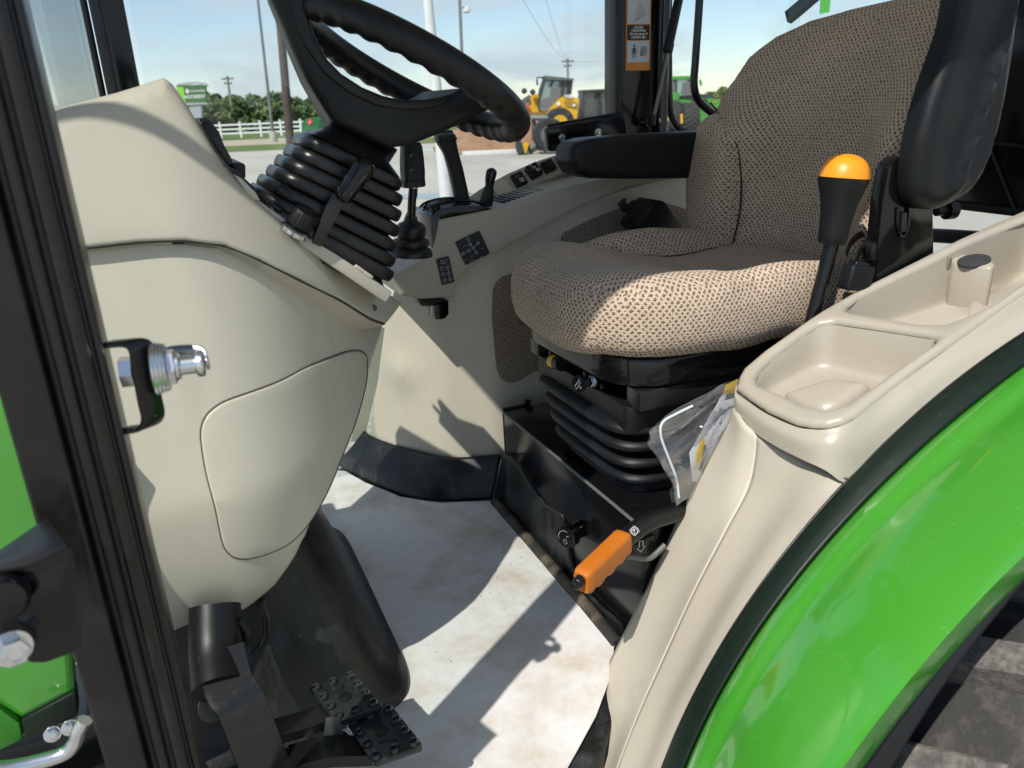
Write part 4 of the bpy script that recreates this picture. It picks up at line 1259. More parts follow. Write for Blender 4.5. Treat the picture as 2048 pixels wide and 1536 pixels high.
# ================================================================== operator seat
ST = grp('operator_seat', V(0.92, 1.29, 0.28), TR, 'brown woven cloth suspension seat with black bellows and armrests')
sm = lambda a, b, x: (lambda t: t*t*(3-2*t))(min(1, max(0, (x-a)/(b-a))))
YC = 1.285
_cl = np.array(cat([(0.77, 0.285), (0.83, 0.235), (0.92, 0.18), (1.02, 0.155), (1.14, 0.15), (1.25, 0.15)], 60))
def cush_z(x, y):
    dyy = abs(y-YC)
    wid = float(np.interp(x, _cl[:, 0], _cl[:, 1])) if x > 0.77 else 0.30
    bol = sm(wid-0.01, wid+0.06, dyy)*sm(0.76, 0.84, x) if y > YC else sm(0.14, 0.235, dyy)
    z = 0.724-0.056*sm(0.70, 1.02, x)*(1-bol)
    z -= 0.014*sm(0.16, 0.02, dyy)*sm(1.0, 0.68, x)
    z += 0.012*sm(1.02, 1.2, x)
    if y < YC: z -= 0.007*math.exp(-((x-0.90)/0.04)**2)*sm(0.14, 0.2, dyy)
    z -= 0.03*sm(0.98, 1.2, x)*bol
    return z
co = rpoly([(0.618, 1.022, .07), (1.24, 1.03, .05), (1.24, 1.56, .05), (0.618, 1.555, .07)], [0.23, 0.04, 0.04, 0.19], 10)
co = [(p[0]-0.012*math.cos((p[1]-YC)*5.5)*(1 if p[0] < 0.75 else 0), p[1], p[2]) for p in densify(co, 0.02)]
def seam(x, y):
    d = float(np.min((_cl[:, 0]-x)**2+(_cl[:, 1]-abs(y-YC))**2))
    return (-0.009 if y > YC else -0.003)*math.exp(-d/0.007**2)
panel('cushion', co, lambda x, y: V(x, y, cush_z(x, y)), CLOTH, ST, thick=0.152, tuck=0.05, boxuv=3, g=0.011, out=(0, 0, 1), step=0.01,
      disp=lambda x, y, d: seam(x, y)+0.0015*noise.noise(V(x*9, y*9, 3)))
# backrest
bx = lambda z: 1.160+0.205*(z-0.66)+0.25*max(0, 0.80-z)**2*0
def back_x(y, z):
    d = abs(y-1.27)
    return bx(z)+0.050-0.050*sm(0.10, 0.235, d)*sm(1.05, 0.90, z)-0.030*sm(0.05, 0.26, d)+0.03*math.exp(-((z-0.62)/0.07)**2)*0.3
bF = lambda p: p.x-(back_x(p.y, p.z)+0.02)
bk_px = [(1440, 540, .03), (1398, 500, .04), (1376, 455, .05), (1369, 390, .055), (1371, 325, .055), (1383, 272, .05), (1408, 237, .04), (1438, 213, .03), (1462, 165, .035), (1500, 105, .045), (1552, 62, .05), (1620, 30, .05), (1700, 8, .05), (1800, -18, .05), (1900, -60, .04), (1965, -70, .04), (1945, 40, .04), (1895, 180, .04), (1815, 320, .04), (1745, 430, .035), (1716, 520, .03), (1700, 590, .03), (1690, 580, .02), (1600, 550, .02), (1500, 540, .02)]
bq = pxl(bk_px, bF, 'yz')
bsl = [(p.y, p.z) for p in (hit(u, v, bF) for u, v in ((1430, 205), (1452, 235), (1478, 280), (1490, 330), (1492, 390), (1486, 440), (1474, 490)))]
bsl = np.array(cat(bsl, 60))
def bseam(y, z):
    d = float(np.min((bsl[:, 0]-y)**2+(bsl[:, 1]-z)**2))
    return -0.009*math.exp(-d/0.011**2)
panel('backrest', [tuple(p) for p in bq], lambda y, z: V(back_x(y, z), y, z), CLOTH, ST, thick=0.10, g=0.012, out=(-1, 0, 0), step=0.01, back=True, boxuv=1,
      disp=lambda y, z, d: bseam(y, z)+0.005*sm(1.42, 1.49, y)*sm(1.02, 0.9, z)-0.007*math.exp(-((z-0.755+0.25*(y-1.3))/0.018)**2)*sm(1.05, 1.12, y)*sm(1.46, 1.40, y)+0.004*noise.noise(V(y*8, z*8, 1)))
PIPE = mat('seam_thread', (0.045, 0.036, 0.030), 0.9)
sweep('seam_piping', [V(back_x(a, b)+0.0065, a, b) for a, b in bsl[0:-1]], 0.0022, PIPE, ST, n=6)
sweep('seam_piping', [V(x, YC+d_, cush_z(x, YC+d_)-0.006) for x, d_ in _cl[4:52]], 0.003, PIPE, ST, n=6)
bs = prism('backrest_shell', [V(1.27, y, z) for y, z in rpoly([(1.04, 0.62), (1.52, 0.62), (1.52, 0.85), (1.42, 0.95), (1.1, 0.95), (1.04, 0.85)], 0.05)], V(0.06, 0, 0.02), BLACK, ST, r=0.01)

# far armrest, level
AY = 1.585
ar = panel('armrest', pxr([(1139, 322, .02), (1141, 296, .02), (1152, 284, .02), (1180, 277, .014), (1280, 268, .012), (1420, 262, .012), (1420, 356, .012), (1280, 358, .014), (1180, 357, .02), (1152, 348, .02)], lambda x, z: AY), lambda x, z: V(x, AY, z), BLACKGRAIN, ST, thick=0.085, g=0.015)
# near armrest, folded up beside the backrest
NY = 0.935
an = [(1935, -60, .02), (2026, -60, .02), (2023, 40, .03), (2008, 150, .03), (1990, 240, .03), (1968, 318, .03), (1935, 378, .035), (1895, 408, .035), (1860, 420, .03), (1832, 410, .03), (1818, 385, .03), (1818, 345, .03), (1832, 270, .025), (1862, 170, .022), (1902, 60, .02)]
aq = [tuple(p) for p in cat(pxr(an, lambda x, z: NY), 90, True)]
adir = (V(0.13, 0, 0.5)).normalized()
def arib(x, z, d):
    c = (x-1.235)*adir.z-(z-0.85)*adir.x
    return (0.016*math.exp(-((c-0.005)/0.012)**2)+0.014*math.exp(-((c-0.060)/0.013)**2))*sm(0.012, 0.045, d)
panel('armrest', aq, lambda x, z: V(x, NY, z), BLACKGRAIN, ST, thick=0.045, g=0.011, disp=arib)
# hinge bracket of that armrest, with a slot
hb = prism('armrest_bracket', [at(u, v, 'y', 0.985) for u, v in rpoly([(1766, 400), (1780, 330), (1800, 310), (1868, 400), (1870, 520), (1850, 580), (1752, 580), (1756, 500)], 8)], V(0, 0.03, 0), GLOSS, ST, r=0.006)
sweep('bracket_slot', [at(1806, 425, 'y', 0.983), at(1805, 462, 'y', 0.983)], 0.0062, STEELBLK, hb, n=14)
slot = cat([(1796, 415), (1795, 450), (1800, 470), (1808, 472), (1815, 455), (1818, 415)], 30)
sweep('slot_rim', [at(u, v, 'y', 0.982) for u, v in slot], 0.0028, GLOSS, hb, n=8)
lathe('hinge_boss', [(0.034, 0), (0.034, 0.03), (0.03, 0.034)], at(1796, 356, 'y', 1.02), V(0, -1, 0), GLOSS, ST, n=30)
lathe('recline_knob', [(0.010, 0), (0.010, 0.02), (0.018, 0.022), (0.018, 0.04), (0.015, 0.043)], at(1872, 422, 'y', 1.06), V(1, -0.2, 0), BLACK, ST, n=24)

# belt webbing and stalk on the near side
bl_ = grp('seat_belt', at(1705, 520, 'y', 1.0), TR, 'folded black seat belt webbing and latch beside the orange knobbed lever')
web = cat([(1690, 505), (1700, 480), (1722, 462), (1730, 480), (1716, 500), (1712, 520)], 22)
WEB = mat('belt_webbing', (0.012, 0.012, 0.013), 0.45, bump=0.5, bscale=900)
vs_, fs = [], []
for i, (u, v) in enumerate(web):
    a = at(u, v, 'y', 0.985); d_ = V(0.030, 0.022, -0.016)
    vs_ += [a, a+d_, a+V(.0016, .0016, .001), a+d_+V(.0016, .0016, .001)]
for i in range(len(web)-1):
    k = 4*i
    fs += [(k, k+4, k+5, k+1), (k+2, k+3, k+7, k+6), (k, k+2, k+6, k+4), (k+1, k+5, k+7, k+3)]
mk('webbing', vs_, fs, WEB, bl_, auto=60)
rbox('belt_latch', at(1712, 555, 'y', 0.985), (0.055, 0.03, 0.045), BLACKGRAIN, bl_, r=0.006, rot=axes(V(0.2, 0, 1)))
rbox('latch_cap', at(1716, 535, 'y', 0.985), (0.034, 0.02, 0.022), BLACK, bl_, r=0.004, rot=axes(V(0.25, 0, 1)))
lathe('belt_pivot', [(0.020, 0), (0.020, 0.016), (0.016, 0.02)], at(1738, 500, 'y', 1.01), V(0.2, -1, 0), BLACK, bl_, n=24)

# pan and suspension under the cushion
pan_o = rpoly([(0.665, 1.07), (1.14, 1.05), (1.14, 1.54), (0.665, 1.53)], [0.12, .03, .03, .10], 8)
stack_pts = [V(p[0], p[1], 0.520) for p in pan_o]
prism('seat_pan', stack_pts, V(0, 0, 0.052), GLOSS, ST, r=0.006)
prism('slide_rail', [V(0.70, 1.075, 0.478), V(1.14, 1.075, 0.478), V(1.14, 1.12, 0.478), V(0.70, 1.12, 0.478)], V(0, 0, 0.038), STEELBLK, ST, r=0.003)
prism('slide_rail', [V(0.685, 1.46, 0.478), V(1.14, 1.46, 0.478), V(1.14, 1.505, 0.478), V(0.685, 1.505, 0.478)], V(0, 0, 0.038), STEELBLK, ST, r=0.003)
sweep('slide_handle', [at(1042, 643, 'x', 0.645), at(1075, 643, 'x', 0.66)], 0.0085, BLACK, ST, n=12)
sf = prism('suspension_frame', [V(x, y, 0.430) for x, y in rpoly([(0.692, 1.10), (1.12, 1.10), (1.12, 1.49), (0.692, 1.49)], 0.02)], V(0, 0, 0.048), BLACKGRAIN, ST, r=0.003)
FX = 0.690
for u, v in ((1101, 707), (1131, 717), (1170, 748), (1204, 772)):
    lathe('frame_rivet', [(0.006, 0), (0.006, 0.0015), (0.004, 0.002)], at(u, v, 'x', FX), V(-1, 0, 0), BLACKGRAIN, sf, n=14)
wg = sweep('weight_dial', [at(1104, 722, 'x', FX-0.012), at(1124, 728, 'x', FX-0.012)], [0.0155, 0.0155], BLACK, ST, n=20)
sweep('dial_band', [at(1106, 722.5, 'x', FX-0.0135), at(1114, 725, 'x', FX-0.0135)], 0.0148, YELLOW, wg, n=20)
kn = at(1158, 767, 'x', FX-0.028)
hk = lathe('height_knob', [(0.008, -0.026), (0.008, -0.006), (0.0165, -0.005), (0.0175, 0), (0.0165, 0.002)], kn, V(-0.94, -0.3, 0.12), BLACK, ST, n=26)
KX = V(-0.94, -0.3, 0.12).normalized(); ka = axes(KX, V(0.3, -0.94, 0))
strokes('knob_symbol', [[(-.009, -.008), (0, .004), (.002, .010)], [(.000, -.008), (.006, .006)], circ(.007, -.006, .0018, 8), circ(-.004, -.0105, .0012, 8)], kn+KX*0.0021, ka.col[0], ka.col[1], 0.0018, WHITEPRINT, hk, 0.0003)
hexbolt('hex_nut', at(1184, 763, 'x', FX), V(-0.94, -0.3, 0.05), 0.0105, sf, washer=True, h=0.6)
# pleated cover
secs = []
nf = 4
z1, z0 = 0.448, 0.290
cx0, cy0 = 0.905, 1.295
for i in range(nf):
    zt = z1-(z1-z0)*i/nf; zb_ = z1-(z1-z0)*(i+1)/nf
    for k in range(9):
        t = k/8
        dep = 0.034*math.sin(math.pi*t)**0.6 if 0 < k < 8 else 0
        skew = 0.6 if t < 0.5 else 0.4
        a = 0.200-0.010*i+dep; b = 0.172-0.008*i+dep
        secs.append((V(cx0, cy0, zt+(zb_-zt)*(t**0.85)), V(1, 0, 0), V(0, 1, 0), a, b, 5.5))
secs.append((V(cx0, cy0, 0.26), V(1, 0, 0), V(0, 1, 0), 0.185, 0.16, 6))
stack('suspension_bellows', secs, BLACKGRAIN, ST, n=72, auto=80)
# black steel box the seat stands on
box = prism('seat_box', [V(0.682, 1.03, 0), V(1.6, 1.03, 0), V(1.6, 1.755, 0), V(0.682, 1.67, 0)], V(0, 0, 0.272), GLOSS, TR, r=0.004)
prism('box_flange', [at(u, v, 'y', 1.69) for u, v in ((1006, 818), (1048, 810), (1050, 800), (1062, 800), (1062, 940), (1012, 915))], V(0, 0.008, 0), STEELBLK, TR, r=0.001)
sweep('box_edge', [V(0.679, 1.66, 0.274), V(0.679, 1.04, 0.274)], 0.0035, mat('pale_edge', (0.10, 0.11, 0.11), 0.35), box, n=8)  # strip along the top edge, paler than the box
# rate knob low on the box
rn = at(1136, 1072, 'x', 0.64)
rk2 = grp('lowering_knob', rn, TR, 'round black knob with white rabbit mark low on the seat box')
lathe('knob_body', [(0.014, -0.03), (0.016, -0.012), (0.0245, -0.010), (0.0245, 0.008), (0.021, 0.011)], rn, V(-0.9, -0.42, 0.05), BLACK, rk2, n=20)
lathe('knob_stem', [(0.020, -0.055), (0.018, -0.03), (0.012, -0.01)], rn, V(-0.9, -0.42, 0.05), GLOSS, rk2, n=20)
ka = axes(V(-0.9, -0.42, 0.05), V(0.42, -0.9, 0))
strokes('knob_symbol', [circ(0, 0, 0.016, 12, 1.2, 3.6), [(-.004, -.006), (.003, -.002), (.007, -.010), (.001, -.014), (-.004, -.006)], [(.004, .004), (.010, .008)]], rn+V(-0.9, -0.42, 0.05).normalized()*0.0112, ka.col[0], ka.col[1], 0.0018, WHITEPRINT, rk2, 0.0003)

# lever with the orange cap
ol = grp('position_lever', at(1640, 610, 'y', 1.0), TR, 'black lever with flared knob and orange cap beside the seat')
OY = 1.005
d0, d1 = at(1622, 650, 'y', OY), at(1664, 486, 'y', OY)
sweep('lever_rod', [d0-(d1-d0)*0.6, d0, d1], [0.0125, 0.0125, 0.0125], GLOSS, ol, n=18)
kb, kt = at(1664, 482, 'y', OY), at(1692, 330, 'y', OY)
kl = (kt-kb).length
pr = [(0.020, -0.005), (0.0235, 0.0), (0.0245, 0.01), (0.0255, 0.25*kl), (0.030, 0.5*kl), (0.0365, 0.68*kl), (0.041, 0.80*kl), (0.0415, 0.835*kl)]
lathe('knob_body', pr, kb, kt-kb, BLACK, ol, n=40)
pc = [(0.0416, 0.836*kl), (0.0413, 0.87*kl), (0.0385, 0.96*kl), (0.033, 1.04*kl), (0.024, 1.10*kl), (0.012, 1.135*kl), (0.004, 1.142*kl)]
lathe('knob_cap', pc, kb, kt-kb, ORANGECAP, ol, n=40)

# parking brake handle
pb_ = grp('parking_brake', at(1250, 1060, 'y', 0.97), TR, 'parking brake lever with ribbed orange grip and black button')
b0_, b1_ = at(1163, 1165, 'y', 0.905), at(1250, 1080, 'y', 0.965)
bd_ = (b1_-b0_).normalized()
upv = V(0, 0, 1)
sx = bd_.cross(upv).normalized(); sz = sx.cross(bd_)
secs = []
nL = 26
for k in range(nL+1):
    t = k/nL
    sc_ = 1.0
    if k == 0: sc_ = 0.80
    elif k == 1: sc_ = 0.97
    elif k == nL: sc_ = 0.8
    elif k == nL-1: sc_ = 0.97
    wob = 0.0028*math.cos(t*4*2*math.pi) if 0.1 < t < 0.95 else 0
    secs.append((b0_+(b1_-b0_)*(t-0.01 if k == 0 else t)-sz*wob*0.5, sx, sz, (0.0165)*sc_, (0.0215+wob*0.5)*sc_, 4.5))
stack('brake_grip', secs, ORANGE, pb_, n=36, auto=50)
lathe('release_button', [(0.0095, -0.01), (0.0095, 0.010), (0.0085, 0.012), (0.0075, 0.013), (0.0075, 0.018), (0.006, 0.021), (0.002, 0.022)], b0_-bd_*0.001+sz*0.006, -bd_, BLACK, pb_, n=22)
sh = [b1_-bd_*0.01, b1_+bd_*0.02, at(1300, 1042, 'y', 0.985), at(1350, 1025, 'y', 1.0), at(1420, 1000, 'y', 1.02)]
sweep('brake_lever', sh, [0.0155, 0.0165, 0.0165, 0.017, 0.018], BLACK, pb_, smooth_path=22, n=18)
ps = b1_+bd_*0.014
pn = (CAM-ps).normalized()
pn = (pn-bd_*pn.dot(bd_)).normalized()
strokes('park_symbol', [circ(0, 0, 0.0062, 16), circ(0, 0, 0.0090, 8, -0.9, 0.9), circ(0, 0, 0.0090, 8, 2.24, 4.04)], ps+pn*0.0172, bd_, pn.cross(bd_), 0.0011, WHITEPRINT, pb_, 0.0003)
text('park_symbol', 'P', ps+pn*0.0176, bd_, pn.cross(bd_), 0.010, WHITEPRINT, pb_)
# label and hoop behind the brake
prism('brake_label', [at(u, v, 'y', 1.02) for u, v in ((1260, 1085), (1312, 1070), (1316, 1098), (1275, 1112))], V(0, 0.004, 0), GLOSS, TR, r=0.0005)
lc = at(1282, 1092, 'y', 1.0185)
strokes('brake_arrow', [[(-.004, .010), (-.004, -.002), (-.009, -.002), (0, -.012), (.009, -.002), (.004, -.002), (.004, .010), (-.004, .010)]], lc, V(1, 0, 0), V(0, 0, 1), 0.0016, WHITEPRINT, TR, 0.0003)
sweep('brake_hoop', [at(u, v, 'y', 0.99) for u, v in ((1252, 1112), (1290, 1117), (1306, 1112), (1330, 1090))], 0.0055, mat('grey_hoop', (0.10, 0.105, 0.10), 0.4), TR, smooth_path=14, n=10)
# ================================================================== near fender with tray console
_zx = np.linspace(0.4, 1.9, 151)
_zz = np.interp(_zx, [0.4, 0.70, 0.772, 0.99, 1.30, 1.55, 1.9], [0.39, 0.523, 0.556, 0.642, 0.728, 0.772, 0.82])
for _ in range(8): _zz[1:-1] = (_zz[:-2]+2*_zz[1:-1]+_zz[2:])/4
zc = lambda x: float(np.interp(x, _zx, _zz))
trF = lambda p: zc(p.x)-p.z
C2 = lambda l: [(1400+a*0.3164, 400+b*0.3164) for a, b in l]
inner_e = C2([(225, 1170), (240, 1110), (270, 1055), (400, 945), (700, 735), (1000, 558), (1500, 308), (2048, 58), (2400, -70)])
outer_e = C2([(2400, 330), (2048, 562), (1600, 880), (1200, 1172), (1000, 1330), (900, 1385), (800, 1410), (700, 1408), (600, 1390), (420, 1310), (300, 1230)])
rimr = 0.010
top_o = [(p[0], p[1], rimr) for p in pxl(inner_e+outer_e, trF, 'xy')]
h1 = C2([(342, 1112), (370, 1056), (450, 978), (650, 828), (750, 772), (850, 755), (950, 768), (1440, 838), (1482, 852), (1494, 872), (1470, 905), (1250, 1052), (1100, 1160), (920, 1285), (800, 1318), (650, 1288), (480, 1205), (365, 1160)])
h2 = C2([(918, 690), (925, 655), (1000, 600), (1500, 362), (1900, 175), (2150, 75), (2300, 140), (2220, 380), (2048, 505), (1870, 635), (1700, 720), (1540, 778), (1380, 775), (960, 705)])
h1w = [(p[0], p[1], rimr) for p in pxl(h1, trF, 'xy')]
h2w = [(p[0], p[1], rimr) for p in pxl(h2, trF, 'xy')]
tray = panel('fender_console', top_o, lambda x, y: V(x, y, zc(x)), CONSOLE, TR, thick=0.03, g=0.02, out=(0, 0, 1), holes=[h1w, h2w], rim=False)
tag(tray, 'warm beige moulded tray console along the near fender')
def pocket(name, ho, depth, shrink, n=110):
    P = cat([(p[0], p[1]) for p in ho], n, True)
    cx_, cy_ = np.mean([p[0] for p in P]), np.mean([p[1] for p in P])
    rows = []
    for t, s, dz in ((0, 1, -rimr*0.98), (0.25, 1-shrink*0.25, None), (0.6, 1-shrink*0.6, None), (0.86, 1-shrink*0.86, None), (0.96, 1-shrink*1.15, None), (1.0, 1-shrink*1.7, None), (1.0, 0.4, None), (1.0, 0.02, None)):
        rows.append([V(cx_+(p[0]-cx_)*s, cy_+(p[1]-cy_)*s, (zc(p[0])+dz) if dz is not None else zc(p[0])*(1-t)+(zc(cx_)*0.6+zc(p[0])*0.4-depth)*t) for p in P])
    vs_ = [v for r_ in rows for v in r_]
    fs = []
    for i in range(len(rows)-1):
        for k in range(n): fs.append((i*n+k, (i+1)*n+k, (i+1)*n+(k+1) % n, i*n+(k+1) % n))
    fs.append(tuple((len(rows)-1)*n+k for k in range(n)))
    return mk(name, vs_, fs, CONSOLE, tray, True, auto=70), cx_, cy_
pocket('tray_pocket', h1w, 0.066, 0.09)
po2, px2, py2 = pocket('tray_pocket', h2w, 0.095, 0.06)
# raised pad in the front pocket
pp = [hit(u, v, lambda p: trF(p)-0.030) for u, v in C2([(520, 1190), (700, 1115), (860, 1080), (1060, 1110), (1000, 1180), (850, 1270), (700, 1285)])]
panel('pocket_pad', [tuple(a) for a in cat([(p.x, p.y) for p in pp], 60, True)], lambda x, y: V(x, y, zc(x)-0.036), CONSOLE, tray, r=0.02, thick=0.05, g=0.015, out=(0, 0, 1))
# block with phone slot and round rubber plug in the rear pocket
def blk(name, pxs, z_up, hgt, m_, r=0.006):
    pts = [hit(u, v, lambda p: trF(p)-z_up) for u, v in pxs]
    return prism(name, pts, V(0, 0, -hgt), m_, tray, r=r)
bl1 = [C2([q_])[0] for q_ in ((1468, 350), (1560, 320), (1700, 345), (1850, 380), (1868, 410), (1840, 425), (1720, 420), (1600, 395), (1580, 375), (1530, 370), (1470, 385))]
blk('plug_block', bl1, 0.020, 0.09, CONSOLE, 0.005)
pc_ = hit(*C2([(1732, 383)])[0], lambda p: trF(p)-0.0185)
lathe('rubber_plug', [(0.026, -0.004), (0.026, 0.0012), (0.0245, 0.002)], pc_, V(-0.29, 0, 1), mat('plug_grey', (0.035, 0.037, 0.042), 0.6), tray, n=36)
s0, s1 = hit(*C2([(1572, 362)])[0], lambda p: trF(p)-0.012), hit(*C2([(1528, 500)])[0], lambda p: trF(p)-0.055)
sweep('phone_slot', [s0, s0*0.6+s1*0.4+V(-.002, -.002, 0), s1], 0.006, mat('slot_beige', (0.22, 0.19, 0.15), 0.5), tray, n=12)
WCX, WCZ = 1.2, -0.05
g0 = [at(u, v, 'y', .70) for u, v in ((1300, 1610), (1334, 1536), (1379, 1431), (1419, 1359), (1468, 1265), (1522, 1180), (1593, 1082), (1647, 1020), (1698, 964), (1763, 899), (1812, 850), (1930, 765), (2048, 682), (2180, 592))]
g1 = [at(u, v, 'y', .665) for u, v in ((1340, 1610), (1374, 1536), (1410, 1453), (1450, 1377), (1504, 1297), (1580, 1172), (1638, 1100), (1705, 1024), (1794, 939), (1870, 877), (1910, 846), (2048, 735), (2180, 640))]
g4 = [at(u, v, 'y', .45) for u, v in ((1640, 1640), (1711, 1536), (1780, 1448), (1870, 1332), (1959, 1230), (2048, 1145), (2180, 1030))]
def arc_fit(c, y):
    A_ = np.array([(math.atan2(p.z-WCZ, p.x-WCX), math.hypot(p.x-WCX, p.z-WCZ)) for p in c])
    A_[:, 0] = np.where(A_[:, 0] < 0, A_[:, 0]+2*math.pi, A_[:, 0])
    k = np.polyfit(A_[:, 0], A_[:, 1], 3)
    return [V(WCX+np.polyval(k, t)*math.cos(t), y, WCZ+np.polyval(k, t)*math.sin(t)) for t in np.linspace(A_[0, 0], A_[-1, 0], 24)], k
g0, k0 = arc_fit(g0, .70)
g1, k1 = arc_fit(g1, .665)
g4, k4 = arc_fit(g4, .45)
def on_trim(u, v):
    p = at(u, v, 'y', .70)
    t = math.atan2(p.z-WCZ, p.x-WCX)
    t = t if t > 0 else t+2*math.pi
    r_ = float(np.polyval(k0, t))
    return V(WCX+r_*math.cos(t), .70, WCZ+r_*math.sin(t))
# outside wall of the tray down to the seam and to the trim line
rim_c = [V(p[0], p[1], zc(p[0])-rimr) for p in pxl(list(reversed(outer_e))[0:0]+[inner_e[1], inner_e[0]]+list(reversed(outer_e)), trF, 'xy')]
seam_c = [at(u, v, 'y', y_) for u, v, y_ in ((1474, 790, .925), (1468, 812, .92), (1480, 838, .90), (1513, 868, .85), (1556, 895, .80), (1600, 917, .76), (1650, 940, .72))]+[on_trim(u, v) for u, v in ((1696, 959), (1763, 899), (1812, 850), (1930, 765), (2048, 682), (2160, 600))]
mid_c = [V(a.x*0.5+b.x*0.5, a.y*0.5+b.y*0.5, a.z*0.5+b.z*0.5)+V(-0.004, -0.004, 0.006) for a, b in zip([V(*p) for p in cat([tuple(p) for p in rim_c], 40)], [V(*p) for p in cat([tuple(p) for p in seam_c], 40)])]
loft('tray_side', [rim_c, mid_c, seam_c], CONSOLE, tray, nu=70, nv=7, auto=60)
# inner wall of the tray towards the seat
inn = [V(p[0], p[1], zc(p[0])-rimr) for p in pxl(inner_e[1:], trF, 'xy')]
loft('tray_side', [inn, [V(p.x+0.004, p.y+0.012, p.z-0.25) for p in inn]], CONSOLE, tray, nu=40, nv=4, auto=60)

# beige liner below the tray: two faces meeting at a crease
L0 = [at(u, v, 'y', y_) for u, v, y_ in ((1468, 814, .925), (1448, 862, .955), (1400, 950, .985), (1345, 1060, 1.01), (1290, 1180, 1.03), (1235, 1290, 1.035), (1200, 1362, 1.015), (1160, 1450, .98), (1120, 1570, .94))]
L1 = [at(u, v, 'y', y_) for u, v, y_ in ((1484, 842, .885), (1472, 910, .885), (1435, 1010, .895), (1378, 1130, .905), (1315, 1270, .905), (1260, 1390, .89), (1195, 1570, .86))]
L2 = [at(u, v, 'y', y_) for u, v, y_ in ((1513, 870, .85), (1511, 910, .845), (1497, 975, .84), (1450, 1065, .835), (1390, 1180, .83), (1330, 1310, .82), (1272, 1440, .80), (1222, 1570, .79))]
L3 = [on_trim(u, v) for u, v in ((1697, 962), (1647, 1020), (1593, 1082), (1522, 1180), (1468, 1265), (1419, 1359), (1379, 1431), (1322, 1570))]
G2, G3 = [V(*p) for p in cat([tuple(p) for p in L2], 30)], [V(*p) for p in cat([tuple(p) for p in L3], 30)]
M1 = [a*0.62+b*0.38+V(0.007, -0.001, -0.005) for a, b in zip(G2, G3)]
M2 = [a*0.25+b*0.75+V(-0.002, -0.001, 0.002) for a, b in zip(G2, G3)]
lin = loft('fender_liner', [L0, L1, L2], BEIGE, TR, nu=60, nv=8, thick=0.004)
tag(lin, 'pale beige inner liner below the tray, facing the door opening')
loft('liner_face', [L2, M1, M2, L3], TAUPE if False else CONSOLE, lin, nu=60, nv=7, thick=0.004)  # darker plastic puts this face's weaker sunlight into the colour
# small recessed pull along the inner edge
sweep('tray_seam', [at(u, v, 'y', y_+0.002) for u, v, y_ in ((1480, 838, .90), (1513, 868, .85), (1556, 895, .80), (1600, 917, .76), (1650, 940, .72), (1696, 959, .70))], 0.0022, mat('seam_gap', (0.05, 0.045, 0.04), 0.8), lin, n=6)

# dark green trim band and the green fender, round the rear wheel
trim_m = [a*0.5+b*0.5+V(-0.0015, 0, 0.0015) for a, b in zip([V(*p) for p in cat([tuple(p) for p in g0], 40)], [V(*p) for p in cat([tuple(p) for p in g1], 40)])]
fen = grp('rear_fender', V(1.2, 0.55, 0.5), TR, 'glossy green rear fender with dark green trim band')
loft('trim_band', [g0, trim_m, g1], DKGREEN, fen, nu=80, nv=4, thick=0.006)
sweep('trim_bead', [p+V(-0.002, 0.002, 0.003) for p in g0], 0.0028, RUBBER, fen, smooth_path=80, n=8)
def polar(c):
    A_ = [(math.atan2(p.z-WCZ, p.x-WCX), math.hypot(p.x-WCX, p.z-WCZ)) for p in [V(*q) for q in cat([tuple(p) for p in c], 120)]]
    A_.sort()
    return [a for a, b in A_], [b for a, b in A_]
t1, r1 = polar(g1); t4, r4 = polar(g4)
nT, nK = 90, 36
th = np.linspace(math.radians(88), math.radians(212), nT)
prof_k = np.linspace(0, 1, nK)
# cross-section of the pressing: flat shoulder, shallow valley, broad crown, rolled edge
crown = np.interp(prof_k, [0, .06, .16, .22, .30, .42, .60, .78, .90, .97, 1.0], [0, .008, .010, .0065, .013, .020, .025, .027, .026, .0245, .021])
ker = np.array([1, 2, 3, 2, 1])/9.0
cp = np.pad(crown, 2, mode='edge'); crown = np.convolve(cp, ker, 'valid')
vs_, fs = [], []
for k in range(nK):
    for t in th:
        a, b = np.interp(t, t1, r1), np.interp(t, t4, r4)
        # beyond the measured ends the arch goes on as a circle
        r_ = a*(1-prof_k[k])+b*prof_k[k]+crown[k]
        y = 0.665+(0.45-0.665)*prof_k[k]
        vs_.append(V(WCX+r_*math.cos(t), y, WCZ+r_*math.sin(t)))
rl_ = nK
for k in (1, 2):
    for t in th:
        r_ = np.interp(t, t4, r4)-0.006-0.016*k
        vs_.append(V(WCX+r_*math.cos(t), 0.45+0.006*k, WCZ+r_*math.sin(t)))
for k in range(nK+1):
    for i in range(nT-1): fs.append((k*nT+i, k*nT+i+1, (k+1)*nT+i+1, (k+1)*nT+i))
shell = mk('fender_shell', vs_, fs, GREEN, fen, True, auto=60)
md = shell.modifiers.new('thickness', 'SOLIDIFY'); md.thickness = 0.003; md.offset = -1
# dark inside of the arch
vs_, fs = [], []
for y in (0.455, 0.69):
    for t in th: vs_.append(V(WCX+0.645*math.cos(t), y, WCZ+0.645*math.sin(t)))
for i in range(nT-1): fs.append((i, i+1, nT+i+1, nT+i))
arch = mk('arch_lining', vs_, fs, BLACK, fen, True)
md = arch.modifiers.new('thickness', 'SOLIDIFY'); md.thickness = 0.006; md.offset = 0
# inner side wall between fender and cab
vs_, fs = [], []
for t in th: vs_ += [V(WCX+0.648*math.cos(t), 0.69, WCZ+0.648*math.sin(t)), V(WCX+0.30*math.cos(t), 0.70, WCZ+0.30*math.sin(t))]
for i in range(nT-1): fs.append((2*i, 2*i+2, 2*i+3, 2*i+1))
wl = mk('arch_side', vs_, fs, BLACK, fen, True)
md = wl.modifiers.new('thickness', 'SOLIDIFY'); md.thickness = 0.006; md.offset = 0

